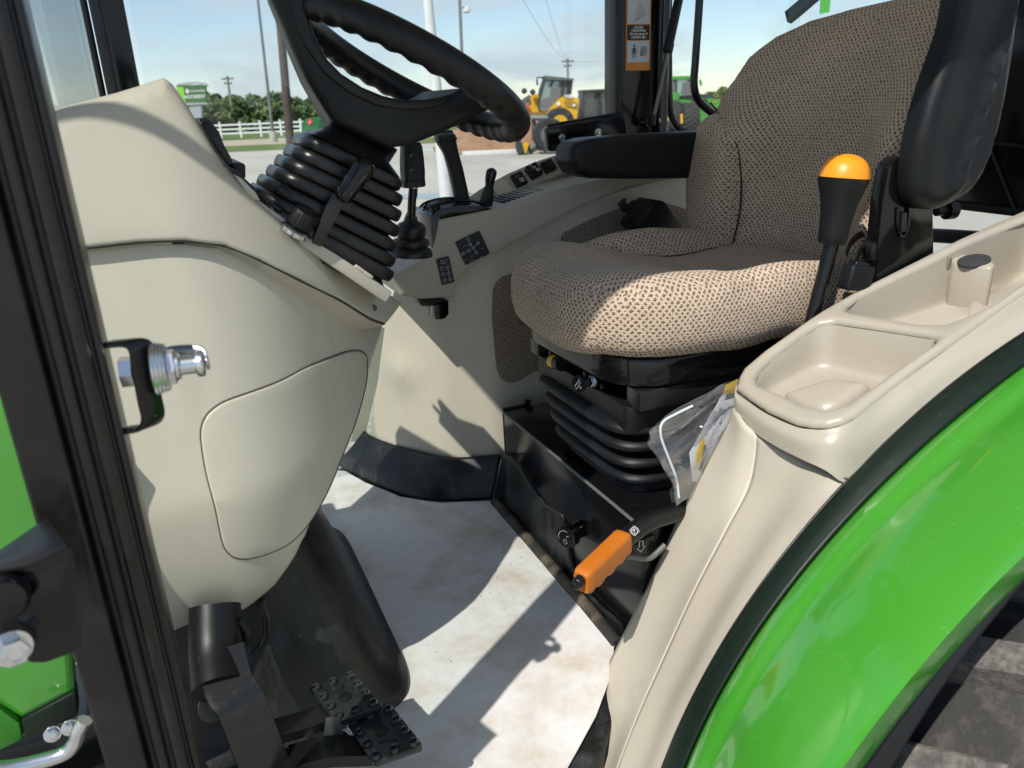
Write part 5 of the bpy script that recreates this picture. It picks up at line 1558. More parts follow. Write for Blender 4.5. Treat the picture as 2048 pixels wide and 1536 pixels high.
# rear tyre with lugs
TYRE = mat('dusty_tyre', (0.085, 0.082, 0.077), 0.85, dirt=(0.21, 0.195, 0.17), dirt_scale=60, dirt_lo=0.42, dirt_hi=0.66, bump=0.4, bscale=160, bdist=0.002)
CARC = mat('tyre_rubber', (0.045, 0.044, 0.043), 0.65, var=0.25, vscale=14, dirt=(0.14, 0.125, 0.105), dirt_scale=26, dirt_lo=0.52, dirt_hi=0.80, bump=0.3, bscale=160, bdist=0.002)
tw = grp('rear_wheel', V(1.25, 0.42, GROUND), TR, 'dusty rear tyre under the green fender')
TX, TZ, TRD = 1.25, -0.245, 0.56
vs_, fs = [], []
pf = [(0.20, 0.36), (0.20, 0.47), (0.215, 0.52), (0.27, 0.552), (0.36, 0.56), (0.52, 0.56), (0.61, 0.552), (0.655, 0.52), (0.67, 0.47), (0.67, 0.36)]
NT = 120
for y, r_ in pf:
    for i in range(NT):
        t = 2*math.pi*i/NT; vs_.append(V(TX+r_*math.cos(t), y, TZ+r_*math.sin(t)))
for k in range(len(pf)-1):
    for i in range(NT): fs.append((k*NT+i, k*NT+(i+1) % NT, (k+1)*NT+(i+1) % NT, (k+1)*NT+i))
mk('tyre', vs_, fs, CARC, tw, True, auto=50)
def lug(a0, side):
    vs_, fs = [], []
    K = 7
    for i in range(K):
        f_ = i/(K-1)
        y = 0.44+(-0.235 if side < 0 else 0.235)*f_
        t = a0+side*0+0.22*f_
        r0 = 0.545 if f_ < 0.8 else 0.52-(f_-0.8)*0.12
        r1_ = 0.607-0.02*max(0, f_-0.85)
        for dt, rr_ in ((-0.062, r0), (-0.052, r0+0.03), (-0.043, r1_-0.004), (-0.036, r1_), (0.036, r1_), (0.043, r1_-0.004), (0.052, r0+0.03), (0.062, r0)):
            tt = t+dt*(1.0+0.15*f_)
            vs_.append(V(TX+rr_*math.cos(tt), y, TZ+rr_*math.sin(tt)))
    for i in range(K-1):
        for k in range(7): fs.append((8*i+k, 8*i+k+1, 8*i+9+k, 8*i+8+k))
    fs.append(tuple(range(7, -1, -1))); fs.append(tuple(range(8*K-8, 8*K)))
    return mk('tyre_lug', vs_, fs, TYRE, tw, True, auto=30)
NL = 20
for i in range(NL):
    a0 = 2*math.pi*i/NL
    if math.cos(a0) < 0.35:          # the tread on the far side of the wheel is hidden
        lug(a0, -1); lug(a0+math.pi/NL, 1)

# ================================================================== front left corner: latch, hinge bracket, hood side, grab rod
lt = grp('door_latch', at(260, 770, 'y', .74), TR, 'zinc door striker bolt on a black bracket')
d_ = V(0.019, 0.012, 0)
path = [at(u, v, 'y', .725) for u, v in ((175, 697), (232, 692), (250, 694), (259, 706), (264, 740), (276, 805), (283, 838), (278, 856), (262, 864), (210, 872))]
path = [V(*p) for p in cat([tuple(p) for p in path], 40)]
vs_, fs = [], []
for i, p in enumerate(path):
    vs_ += [p, p+d_]
for i in range(len(path)-1): fs.append((2*i, 2*i+1, 2*i+3, 2*i+2))
ub = mk('latch_bracket', vs_, fs, GLOSS, lt, True)
md = ub.modifiers.new('thickness', 'SOLIDIFY'); md.thickness = 0.004; md.offset = 0
md = ub.modifiers.new('edge', 'BEVEL'); md.width = 0.0012; md.segments = 2
sc0 = at(276, 742, 'y', .735)+V(0.012, 0, 0)
sa = V(1, -0.10, -0.02).normalized()
lathe('striker_nut', [(0.014, -0.026), (0.014, -0.016), (0.011, -0.015)], sc0, sa, CHROME, lt, n=6, smooth=False)
prw = []
for i in range(4):
    prw += [(0.0235-0.0008*i, 0.0006+0.0032*i), (0.0245-0.0008*i, 0.0015+0.0032*i), (0.0235-0.0008*i, 0.0030+0.0032*i)]
lathe('striker_washers', [(0.012, 0)]+prw+[(0.010, 0.0132)], sc0, sa, CHROME, lt, n=36, auto=20)
lathe('striker_hex', [(0.0165, 0.0132), (0.0165, 0.019), (0.0135, 0.0205)], sc0, sa, CHROME, lt, n=6, smooth=False)
lathe('striker_collar', [(0.0125, 0.019), (0.0125, 0.0225), (0.009, 0.024)], sc0, sa, CHROME, lt, n=30)
lathe('striker_pin', [(0.0086, 0.022), (0.0086, 0.036), (0.0112, 0.0372), (0.0122, 0.039), (0.0122, 0.0425), (0.010, 0.044), (0.005, 0.0428)], sc0, sa, CHROME, lt, n=32)
lp = cat([(305, 714), (318, 700), (345, 692), (380, 690), (402, 694), (411, 706), (412, 722)], 30)
vs_, fs = [], []
for k, (u, v) in enumerate(lp):
    p = at(u, v, 'y', .775-0.03*(k/29)**2); vs_ += [p, p+V(0.001, 0.002, -0.026*(1-0.65*(k/29)**2))]
for i in range(len(lp)-1): fs.append((2*i, 2*i+1, 2*i+3, 2*i+2))
ls = mk('striker_loop', vs_, fs, CHROME, lt, True)
md = ls.modifiers.new('thickness', 'SOLIDIFY'); md.thickness = 0.0025; md.offset = 0

hb_ = grp('hinge_bracket', at(80, 1200, 'y', .60), TR, 'black steel bracket with zinc bolts on the door pillar')
prism('bracket_plate', [at(u, v, 'y', .63) for u, v in rpoly([(-60, 1150), (58, 1132), (132, 1092), (146, 1098), (166, 1290), (150, 1305), (90, 1326), (60, 1326), (30, 1300), (-60, 1270)], 8)], V(0, 0.004, 0), GLOSS, hb_, r=0.001)
prism('bracket_top', [at(58, 1130, 'y', .626), at(134, 1090, 'y', .626), at(134, 1090, 'y', .626)+V(-0.02, 0.06, 0.0), at(-30, 1120, 'y', .66), at(-60, 1150, 'y', .626)], V(0, 0, -0.004), BLACK, hb_, r=0.001)
lathe('round_bolt', [(0.018, 0), (0.018, 0.006), (0.015, 0.011), (0.011, 0.012)], at(8, 1192, 'y', .622), V(0.15, -1, 0.1), GLOSS, hb_, n=30)
hexbolt('hex_bolt', at(24, 1296, 'y', .622), V(0.35, -1, 0.15), 0.0115, hb_, h=1.0)
hs = panel('hood_side', pxr([(-150, 790, .01), (40, 790, .01), (118, 860, .01), (150, 1378, .01), (45, 1436, .015), (-20, 1400, .02), (-150, 1380, .01)], lambda x, z: .99), lambda x, z: V(x, .99, z), GREEN, TR, thick=0.03, g=0.04)
prism('hood_lower_edge', [at(u, v, 'y', .986) for u, v in ((40, 1443), (150, 1384), (156, 1432), (52, 1484))], V(0, 0.03, 0), DKGREEN, TR, r=0.003)
prism('hood_front_edge', [at(u, v, 'y', .984) for u, v in ((-150, 1392), (-10, 1410), (40, 1447), (46, 1480), (-20, 1512), (-150, 1515))], V(0, 0.03, 0), mat('deep_green_paint', (0.03, 0.22, 0.015), 0.25), TR, r=0.004)  # slightly deeper green than the hood side
prism('hood_body', [V(-1.35, 1.03, 0.33), V(-0.20, 1.03, 0.33), V(-0.20, 1.03, 0.70), V(-0.7, 1.03, 0.68), V(-1.35, 1.03, 0.55)], V(0, 0.56, 0), GREEN, TR, r=0.02)
sweep('grab_rod', [at(u, v, 'y', .85) for u, v in ((-60, 1540), (20, 1535), (90, 1520), (130, 1506), (150, 1486), (158, 1462), (170, 1440))], 0.0085, CHROME, TR, smooth_path=40, n=16)
for u, v in ((105, 1468), (140, 1455)):
    hexbolt('frame_bolt', at(u, v, 'y', .95), V(0.2, -1, 0.3), 0.008, TR)
rbox('frame_rail', (-0.62, 1.1, 0.0), (0.9, 0.14, 0.25), STEELBLK, TR, r=0.01)
# unseen tube added above the picture to cast the arc shadow across the dash
def back_to(u, v, y):
    p = hit(u, v, lambda w: w.y-ydu(w.x, w.z))
    t = (y-p.y)/LDIR.y
    return p+LDIR*t
arm = [back_to(u, v, 0.80) for u, v in ((60, 225), (150, 212), (240, 225), (330, 262), (430, 330), (540, 415), (640, 490), (740, 575))]
arm.append(V(-0.12, 0.72, 1.58))
mirror = grp('arc_shadow_caster', arm[-1], TR)
sweep('caster_tube', arm, 0.0125, BLACK, mirror, smooth_path=44, n=14)

# ================================================================== loose things in the cab
def paper(name, out_xy, z, m_, g=0.03):
    return panel(name, out_xy, lambda x, y: V(x, y, z+0.0016*noise.noise(V(x*7, y*7, 0))+0.0008*noise.noise(V(x*25, y*25, 4))), m_, None, r=0.0004, thick=0.0008, g=g, out=(0, 0, 1))
PAPER = mat('paper_sheet', (0.68, 0.68, 0.675), 0.75, var=0.05, vscale=40, dirt=(0.50, 0.425, 0.345), dirt_scale=4.6, dirt_lo=0.46, dirt_hi=0.68, bump=0.25, bscale=180, bdist=0.0008)
pxy = [(p.x, p.y) for p in (at(u, v, 'z', 0.004) for u, v in ((655, 938), (690, 942), (730, 964), (800, 993), (880, 1006), (983, 1002), (1100, 1134), (1180, 1226), (1229, 1284)))]
pxy += [(0.60, 1.00), (0.52, 0.92), (0.42, 0.84), (0.36, 0.80), (0.05, 0.82), (0.02, 1.0), (0.10, 1.3), (0.2, 1.7), (0.24, 2.05)]
tag(paper('floor_paper', pxy, 0.004, PAPER, 0.025), 'white paper sheet with brown shoe dirt on the cab floor', 'paper')
# small dirt crumbs on the sheet
CR = mat('soil_crumb', (0.05, 0.035, 0.025), 0.9)
vs_, fs = [], []
rng = random.Random(4)
for i in range(150):
    u, v = rng.gauss(930, 110), rng.gauss(1120, 90)
    p = at(u, v, 'z', 0.0065)
    if not (0.3 < p.x < 0.62 and 1.05 < p.y < 1.7): continue
    s = rng.uniform(0.0004, 0.0014)
    k = len(vs_)
    vs_ += [p+V(s, 0, 0), p+V(0, s, 0), p+V(-s, 0, 0), p+V(0, -s, 0), p+V(0, 0, s)]
    fs += [(k, k+1, k+4), (k+1, k+2, k+4), (k+2, k+3, k+4), (k+3, k, k+4)]
tag(mk('soil_crumbs', vs_, fs, CR, None, smooth=False), 'scattered dark soil crumbs on the white floor paper', 'soil', kind='stuff')

# clear zip bag with papers tucked beside the seat
FILM = bpy.data.materials.new('clear_film'); FILM.use_nodes = True
t_ = FILM.node_tree
for n_ in list(t_.nodes): t_.nodes.remove(n_)
o_ = t_.nodes.new('ShaderNodeOutputMaterial'); tr_ = t_.nodes.new('ShaderNodeBsdfTransparent'); tr_.inputs[0].default_value = (0.93, 0.94, 0.95, 1)
gl_ = t_.nodes.new('ShaderNodeBsdfGlossy'); gl_.inputs['Roughness'].default_value = 0.10
df_ = t_.nodes.new('ShaderNodeBsdfDiffuse'); df_.inputs[0].default_value = (0.75, 0.77, 0.8, 1)
lw = t_.nodes.new('ShaderNodeLayerWeight'); lw.inputs['Blend'].default_value = 0.45
m1_ = t_.nodes.new('ShaderNodeMixShader'); m2_ = t_.nodes.new('ShaderNodeMixShader')
m1_.inputs[0].default_value = 0.30
t_.links.new(gl_.outputs[0], m1_.inputs[1]); t_.links.new(df_.outputs[0], m1_.inputs[2])
ad = t_.nodes.new('ShaderNodeMath'); ad.operation = 'MULTIPLY_ADD'; ad.inputs[1].default_value = 0.75; ad.inputs[2].default_value = 0.05
t_.links.new(lw.outputs['Facing'], ad.inputs[0]); t_.links.new(ad.outputs[0], m2_.inputs[0])
t_.links.new(tr_.outputs[0], m2_.inputs[1]); t_.links.new(m1_.outputs[0], m2_.inputs[2]); t_.links.new(m2_.outputs[0], o_.inputs['Surface'])
bag = grp('zip_bag', at(1380, 980, 'y', 1.0), None, 'clear plastic zip bag with papers tucked between seat base and beige fender liner', 'bag')
bag_px = [(1297, 862), (1330, 832), (1390, 800), (1440, 775), (1500, 752), (1520, 800), (1480, 880), (1440, 940), (1400, 990), (1350, 1010), (1344, 975), (1328, 940), (1312, 905)]
piv = at(1478, 762, 'y', 1.0)
def film(y_, sd_, sc_):
    w = [(p.x, p.z) for p in (at(u, v, 'y', y_) for u, v in bag_px)]
    def fold(x, z):
        dx_, dz_ = x-piv.x, z-piv.z
        r_ = math.hypot(dx_, dz_); th_ = math.atan2(dz_, dx_)
        n_ = noise.noise(V(x*8+sd_, z*8, 1))
        return y_+sc_*(0.5*noise.noise(V(x*7+sd_, z*7, 0))+min(1, r_/0.1)*(0.42*math.sin(9*th_+sd_+3.5*n_)+0.22*math.sin(23*th_+2*sd_+5*n_)))
    return panel('film', w, lambda x, z: V(x, fold(x, z), z), FILM, bag, r=0.001, thick=0.0, g=0.006, step=0.007)
film(0.980, 0.0, 0.026)
film(1.020, 5.0, 0.024)
PW = mat('white_page', (0.72, 0.72, 0.76), 0.7, bump=0.2, bscale=60, bdist=0.003)
pg = [(p.x, p.z) for p in (at(u, v, 'y', 1.005) for u, v in ((1398, 870), (1440, 795), (1480, 757), (1520, 765), (1490, 880), (1430, 965), (1384, 962), (1378, 905)))]
panel('paper', pg, lambda x, z: V(x, 1.003+0.006*noise.noise(V(x*22, z*22, 7)), z), PW, bag, r=0.0003, thick=0.001, g=0.008)
for qd in (((1452, 770), (1476, 758), (1474, 785), (1446, 790)), ((1394, 905), (1404, 878), (1410, 882), (1400, 935), (1392, 930))):
    w = [(p.x, p.z) for p in (at(u, v, 'y', 0.9965) for u, v in qd)]
    panel('yellow_print', w, lambda x, z: V(x, 0.9965+0.002*noise.noise(V(x*22, z*22, 7)), z), YELLOW, bag, r=0.0003, thick=0.0006, g=0.008)
sweep('zip_strip', [at(u, v, 'y', 0.972) for u, v in ((1385, 812), (1352, 828), (1325, 845), (1322, 872), (1335, 910), (1352, 955), (1358, 995))], 0.0022, mat('zip_white', (0.6, 0.66, 0.7), 0.3), bag, smooth_path=36, n=8)
# ================================================================== the yard outside
FH = V(math.sin(YAW), math.cos(YAW), 0)
RH = V(math.cos(YAW), -math.sin(YAW), 0)
def bg_(u, v, d):
    r_ = ray(u, v)
    return CAM+r_*(d/r_.dot(FH))
def gp_(u, v): return at(u, v, 'z', GROUND)
GRND = mat('pale_yard', (0.47, 0.445, 0.39), 0.9, var=0.14, vscale=0.7, dirt=(0.33, 0.305, 0.26), dirt_scale=0.35, dirt_lo=0.45, dirt_hi=0.70, stretch=(1, 0.3, 1), bump=0.5, bscale=14, bdist=0.02)
GRASSM = mat('mown_grass', (0.105, 0.15, 0.035), 0.95, var=0.3, vscale=1.2, bump=0.4, bscale=20, bdist=0.05)
ROADM = mat('tan_road', (0.40, 0.345, 0.26), 0.95, var=0.08, vscale=0.5)
def sheet(name, pts, dz, m_):
    return tag(mk(name, [V(p[0], p[1], GROUND+dz) for p in pts], [tuple(range(len(pts)))], m_, None, smooth=False), kind='structure')
S_ = 1800
sheet('ground', [(-S_, -S_), (S_, -S_), (S_, S_), (-S_, S_)], 0, GRND)
# finer broken patches: gravel near the tractor
GRAV = mat('gravel', (0.44, 0.41, 0.36), 0.95, var=0.3, vscale=30, dirt=(0.27, 0.245, 0.21), dirt_scale=18, dirt_lo=0.45, dirt_hi=0.7, bump=1.0, bscale=60, bdist=0.02)
sheet('gravel_apron', [(-4, -3), (5, -3), (5, 6), (-4, 6)], 0.004, GRAV)
def line_at(dist, a, b):
    return CAM.x+FH.x*dist+RH.x*a, CAM.y+FH.y*dist+RH.y*a, CAM.x+FH.x*dist+RH.x*b, CAM.y+FH.y*dist+RH.y*b
def band(name, d0, d1, m_, dz, a=-200, b=200):
    x0, y0, x1, y1 = line_at(d0, a, b); x2, y2, x3, y3 = line_at(d1, a*d1/d0, b*d1/d0)
    return sheet(name, [(x0, y0), (x1, y1), (x3, y3), (x2, y2)], dz, m_)
band('grass_verge', 46, 56, GRASSM, 0.004, -60, 2)
band('road', 56, 70, ROADM, 0.004)
band('field', 70, 900, GRASSM, 0.004)
# tyre marks and shallow puddles on the yard
WET = mat('puddle_water', (0.20, 0.23, 0.25), 0.08, spec=0.8)
def puddle(name, u, v, a, b, sd_):
    c = gp_(u, v)
    pts = [(c.x+RH.x*a*math.cos(t)*(1+0.25*math.sin(3*t+sd_))+FH.x*b*math.sin(t), c.y+RH.y*a*math.cos(t)*(1+0.25*math.sin(3*t+sd_))+FH.y*b*math.sin(t)) for t in [2*math.pi*k/24 for k in range(24)]]
    return sheet(name, pts, 0.005, WET)
puddle('puddle', 850, 392, 1.0, 0.55, 1)
puddle('puddle', 862, 300, 1.2, 0.9, 2)

# white rail fence
WP = mat('white_vinyl', (0.78, 0.79, 0.80), 0.5)
FD = 78.0
fence = grp('rail_fence', V(*[c for c in (CAM+FH*FD)][:2], GROUND), None, 'long white three-rail fence along the road', 'fence')
def fpos(u): 
    p = bg_(u, 245, FD)
    return V(p.x, p.y, GROUND)
us = [398+40.5*k for k in range(16)]
for u in us:
    p = fpos(u)
    rbox('post', p+V(0, 0, 0.72), (0.16, 0.16, 1.44), WP, fence, r=0.0, rot=axes(V(0, 0, 1), RH))
    rbox('post_cap', p+V(0, 0, 1.46), (0.20, 0.20, 0.06), WP, fence, r=0.0, rot=axes(V(0, 0, 1), RH))
for h_ in (0.42, 0.80, 1.20):
    a, b = fpos(us[0]-60), fpos(us[-1])
    rbox('rail', (a+b)/2+V(0, 0, h_), ((b-a).length, 0.05, 0.15), WP, fence, r=0.0, rot=axes(V(0, 0, 1), b-a))

# poles
WOOD = mat('pole_wood', (0.085, 0.065, 0.055), 0.9, var=0.2, vscale=3)
GREYP = mat('grey_pole', (0.16, 0.165, 0.17), 0.6)
CONC = mat('concrete', (0.36, 0.35, 0.32), 0.9, var=0.1, vscale=3)
WHP = mat('white_pipe', (0.66, 0.67, 0.66), 0.5, dirt=(0.35, 0.36, 0.34), dirt_scale=6, dirt_lo=0.5, dirt_hi=0.8)
def gbase(u, v):
    return gp_(u, v)
p0 = gbase(581, 288); d0_ = (p0-CAM).dot(FH)
tp = bg_(553, -40, d0_); w_ = d0_/FPX
tag(sweep('wood_pole', [p0, tp], [8.0*w_, 7.0*w_], WOOD, None, n=14), 'thick brown wooden pole beside the thin grey lamp pole', 'pole')
p0 = gbase(548, 284); d0_ = (p0-CAM).dot(FH); w_ = d0_/FPX
lpz = grp('lamp_pole', p0, None, 'thin grey pole on a round concrete footing near the wooden pole', 'pole')
sweep('pole_shaft', [p0+V(0, 0, 0.5), bg_(511, -40, d0_)], [2.9*w_, 2.2*w_], GREYP, lpz, n=12)
lathe('footing', [(7*w_, 0), (7*w_, 18*w_), (6.4*w_, 19*w_)], p0, V(0, 0, 1), CONC, lpz, n=20)
def util_pole(u, vb, vt, d, lab, arm_px):
    b_ = bg_(u, vb, d); b_ = V(b_.x, b_.y, GROUND)
    t_ = bg_(arm_px[0], vt, d); w_ = d/FPX
    g_ = grp('utility_pole', b_, None, lab, 'pole', 'utility poles beyond the yard')
    sweep('pole_shaft', [b_, t_], [2.6*w_, 2.0*w_], mat('grey_wood', (0.26, 0.25, 0.23), 0.9), g_, n=10)
    for dv, hw in ((5, 11), (13, 7)):
        c_ = b_+(t_-b_)*1.0-V(0, 0, dv*w_)
        sweep('cross_arm', [c_-RH*hw*w_, c_+RH*hw*w_], 1.0*w_, WOOD, g_, n=8)
        for k in (-0.9, -0.3, 0.3, 0.9):
            lathe('insulator', [(0.9*w_, 0), (0.9*w_, 2.5*w_), (0.3*w_, 3*w_)], c_+RH*hw*w_*k, V(0, 0, 1), GREYP, g_, n=8)
    return t_, w_
ta, wa = util_pole(468, 250, 152, 105, 'weathered utility pole with cross arm in front of the trees', (454,))
tb, wb2 = util_pole(1137, 240, 117, 105, 'utility pole with cross arm behind the yellow loader cab', (1135,))
for k, (e, dz) in enumerate(((bg_(1010, -60, 40), 0), (bg_(1075, -60, 40), -0.6), (bg_(1240, 108, 150), -1.0))):
    tag(sweep('power_wire', [tb+V(0, 0, -0.4), (tb+V(0, 0, -0.4)+e)/2-V(0, 0, 0.6), e], 0.012, GREYP, None, smooth_path=16, n=5),
        ('wire running from the loader-side utility pole steeply up over the yard', 'lower wire from the loader-side utility pole up over the yard', 'wire from the loader-side utility pole towards the black door post')[k], 'wire')
p0 = gp_(930, 262); d0_ = 62.0; w_ = d0_/FPX
p0 = bg_(930, 262, d0_); p0 = V(p0.x, p0.y, GROUND)
lg = grp('lamp_post', p0, None, 'slim grey lamp post with a small round floodlight', 'lamp post')
sweep('post_shaft', [p0, bg_(918, -30, d0_)], 3.0*w_, GREYP, lg, n=10)
lathe('lamp_head', [(1.5*w_, 0), (6*w_, 3*w_), (7*w_, 8*w_), (4*w_, 11*w_)], bg_(932, 13, d0_), V(0.2, 0, -1), mat('lamp_white', (0.6, 0.6, 0.6), 0.4), lg, n=14)
sweep('lamp_arm', [bg_(919, 17, d0_), bg_(930, 14, d0_)], 1.2*w_, GREYP, lg, n=8)
dW = 6.5; w_ = dW/FPX
bw = bg_(893, 400, dW); tw_ = bg_(853, -30, dW)
bw = bw+(bw-tw_)*((GROUND-bw.z)/(bw.z-tw_.z))
ext = bw
tag(sweep('white_pole', [ext, bg_(893, 400, dW), tw_], [14*w_, 13*w_, 8.5*w_], WHP, None, n=18), 'leaning white pipe standing just outside the far window', 'pole')

# green fuel tank with a red warning diamond
TKG = mat('tank_green', (0.02, 0.15, 0.05), 0.4, var=0.08, vscale=2)
dT = 60.0; w_ = dT/FPX
tk = grp('fuel_tank', gp_(640, 283), None, 'green fuel tank with a red warning diamond behind the steering boot', 'tank')
tk_o = [bg_(u, v, dT) for u, v in rpoly([(603, 272), (603, 246), (612, 236), (640, 233), (720, 231), (728, 240), (728, 270)], 4)]
prism('tank_body', tk_o, FH*2.0, TKG, tk, r=0.0)
prism('tank_panel', [bg_(u, v, dT-0.03) for u, v in ((638, 240), (716, 238), (716, 252), (638, 256))], FH*0.02, mat('tank_dark', (0.008, 0.07, 0.03), 0.5), tk, r=0)
prism('tank_skid', [bg_(u, v, dT+0.2) for u, v in ((600, 276), (600, 270), (730, 268), (730, 274))], FH*1.6, BLACK, tk, r=0)
prism('warning_diamond', [bg_(u, v, dT-0.05) for u, v in ((619.5, 235.5), (626, 244), (619.5, 252), (613, 244))], FH*0.02, mat('placard_red', (0.55, 0.06, 0.05), 0.5), tk, r=0)
strokes('diamond_mark', [[(-.06, -.02), (.06, -.02)], [(0, -.02), (0.02, .09)]], bg_(619.5, 244.5, dT-0.09), RH, V(0, 0, 1), 0.05, WHITEPRINT, tk)
for u, v in ((611, 266), (618, 262)):
    lathe('valve', [(0.10, 0), (0.12, 0.1), (0.05, 0.14)], bg_(u, v, dT-0.2), -FH, STEELBLK, tk, n=10)

# roadside sign
dS = 72.0; w_ = dS/FPX
sg = grp('roadside_sign', V(*bg_(390, 240, dS).xy, GROUND), None, 'green roadside sign with curved grey top and white lettering', 'sign')
sgn = mat('sign_green', (0.035, 0.12, 0.03), 0.5)
prism('sign_face', [bg_(u, v, dS) for u, v in ((366, 171), (411, 169), (412, 206), (371, 206))], FH*0.3, sgn, sg, r=0)
prism('sign_side', [bg_(u, v, dS+0.02) for u, v in ((352, 170), (366, 170.5), (371, 206), (356, 207))], FH*0.3, mat('sign_lime', (0.23, 0.50, 0.04), 0.5), sg, r=0)
prism('sign_top', [bg_(u, v, dS-0.1) for u, v in ((352, 170), (358, 167), (372, 164.5), (392, 163.5), (405, 165), (413, 170), (411, 172), (400, 168.5), (385, 167.5), (366, 170))], FH*0.6, mat('sign_cap', (0.33, 0.36, 0.38), 0.5), sg, r=0)
prism('sign_base', [bg_(u, v, dS-0.1) for u, v in ((352, 209), (372, 205.5), (415, 205), (415, 208.5), (352, 212))], FH*0.6, mat('sign_grey', (0.30, 0.33, 0.35), 0.5), sg, r=0)
prism('sign_pier', [bg_(u, v, dS) for u, v in ((378, 208), (402, 207), (404, 262), (380, 262))], FH*0.4, mat('sign_pier_grey', (0.30, 0.34, 0.37), 0.6), sg, r=0)
sgx = (bg_(408, 186, dS)-bg_(374, 187, dS)).normalized(); sgy = V(0, 0, 1); sgy = (sgy-sgx*sgy.dot(sgx)).normalized()
text('sign_lettering', 'AGCREDIT', bg_(390, 193.5, dS-0.02), sgx, sgy, 8.2*w_, WHITEPRINT, sg, depth=0.01, bold=0.005)
text('sign_lettering', 'OKLAHOMA', bg_(395, 182, dS-0.02), sgx, sgy, 5.0*w_, WHITEPRINT, sg, depth=0.01)
strokes('sign_emblem', [[(-3.2*w_, 0), (0, 4.2*w_), (3.2*w_, 0), (0, -4.2*w_), (-3.2*w_, 0)], [(-2*w_, 0), (0, 2*w_), (2*w_, 0), (0, -2*w_), (-2*w_, 0)]], bg_(374.5, 182.5, dS-0.02), sgx, sgy, 1.5*w_, WHITEPRINT, sg)

# dirt pile
DIRT = mat('red_dirt', (0.30, 0.17, 0.098), 0.95, var=0.25, vscale=0.9, bump=0.8, bscale=3, bdist=0.15)
dD = 38.0; w_ = dD/FPX
cD = bg_(1075, 300, dD); 
vs_, fs = [], []
NU, NV = 70, 30
prof_u = [860, 890, 910, 940, 990, 1040, 1100, 1160, 1220, 1290, 1330]
prof_v = [307, 298, 278, 250, 236, 228, 226, 226, 232, 258, 300]
for j in range(NV):
    for i in range(NU):
        u = 855+(1340-855)*i/(NU-1)
        hpx = np.interp(u, prof_u, prof_v)
        base = 306-0.044*(u-900)*0.35
        hmax = max(0, (base-hpx)*w_*1.05)
        t = j/(NV-1)
        prof_t = math.sin(math.pi*min(1, t*0.5/0.42)*0.5)**1.2 if t < 0.84 else 1-(t-0.84)/0.16*0.9
        p = bg_(u, 300, dD-4.5+t*9)
        n_ = noise.noise(V(u*0.045, t*7, 0))*0.35+noise.noise(V(u*0.15, t*20, 3))*0.14
        vs_.append(V(p.x, p.y, GROUND-0.03+max(0, hmax*prof_t*(1+0.22*n_)+n_*0.30*min(1, hmax))))
for j in range(NV-1):
    for i in range(NU-1): fs.append((j*NU+i, j*NU+i+1, (j+1)*NU+i+1, (j+1)*NU+i))
tag(mk('dirt_pile', vs_, fs, DIRT, None, True, auto=0), 'low pile of red brown dirt behind the yellow loader bucket', 'dirt pile')
kb_ = [bg_(u, v, 32.5) for u, v in ((925, 309), (1042, 302))]
tag(rbox('parking_kerb', V((kb_[0].x+kb_[1].x)/2, (kb_[0].y+kb_[1].y)/2, GROUND+0.09), ((kb_[1]-kb_[0]).length, 0.25, 0.18), mat('kerb_white', (0.62, 0.62, 0.60), 0.8, var=0.1), None, r=0.02, rot=axes(V(0, 0, 1), RH)), 'low whitish kerb in front of the dirt pile', 'kerb')

# ------------------------------------------------------------------ yellow wheel loader
LY_ = mat('loader_yellow', (0.66, 0.36, 0.01), 0.35, var=0.05, vscale=1)
LDK = mat('loader_dark', (0.03, 0.034, 0.036), 0.5, var=0.2, vscale=2)
LGY = mat('loader_grey', (0.10, 0.115, 0.12), 0.5)
CABG = glassmat('cab_glass', (0.42, 0.50, 0.52), haze=0.18)
dL = 33.0; wl_ = dL/FPX
ld = grp('wheel_loader', V(*bg_(1105, 290, dL).xy, GROUND), None, 'yellow wheel loader with dark glazed cab beside the dirt pile', 'loader')
def bp(name, pts, d, depth, m_, par, r=0.0):
    return prism(name, [bg_(u, v, d) for u, v in pts], FH*depth, m_, par, r=r)
C5 = lambda l: [(1000+a*0.14648, 100+b*0.14648) for a, b in l]
bp('engine_hood', C5([(650, 835), (740, 735), (825, 650), (885, 622), (1000, 640), (1080, 662), (1062, 840), (1050, 935), (930, 950), (880, 850), (800, 800), (720, 800)]), dL-0.9, 2.0, LY_, ld)
bp('hood_grille', C5([(880, 690), (920, 680), (1055, 720), (1050, 800), (910, 770), (885, 735)]), dL-0.94, 0.05, mat('grille_ochre', (0.32, 0.19, 0.02), 0.6), ld)
lathe('hood_emblem', [(3.6*wl_, 0), (3.4*wl_, 0.02)], bg_(*C5([(800, 735)])[0], dL-0.93), -FH, WHITEPRINT, ld, n=18)
lathe('hood_emblem', [(2.4*wl_, 0), (2.2*wl_, 0.02)], bg_(*C5([(1010, 755)])[0], dL-0.96), -FH, WHITEPRINT, ld, n=18)
bp('hood_lamp', C5([(860, 620), (930, 610), (1000, 640), (985, 665), (900, 645)]), dL-0.95, 0.4, mat('lamp_grey', (0.5, 0.5, 0.5), 0.4), ld)
bp('cab_glazing', C5([(610, 400), (995, 405), (970, 600), (820, 640), (660, 825), (535, 815), (525, 690), (570, 510)]), dL-0.75, 1.55, CABG, ld)
bp('cab_interior', C5([(700, 520), (900, 500), (930, 620), (800, 640), (660, 800), (560, 790), (600, 660), (690, 640)]), dL-0.2, 0.6, LDK, ld)
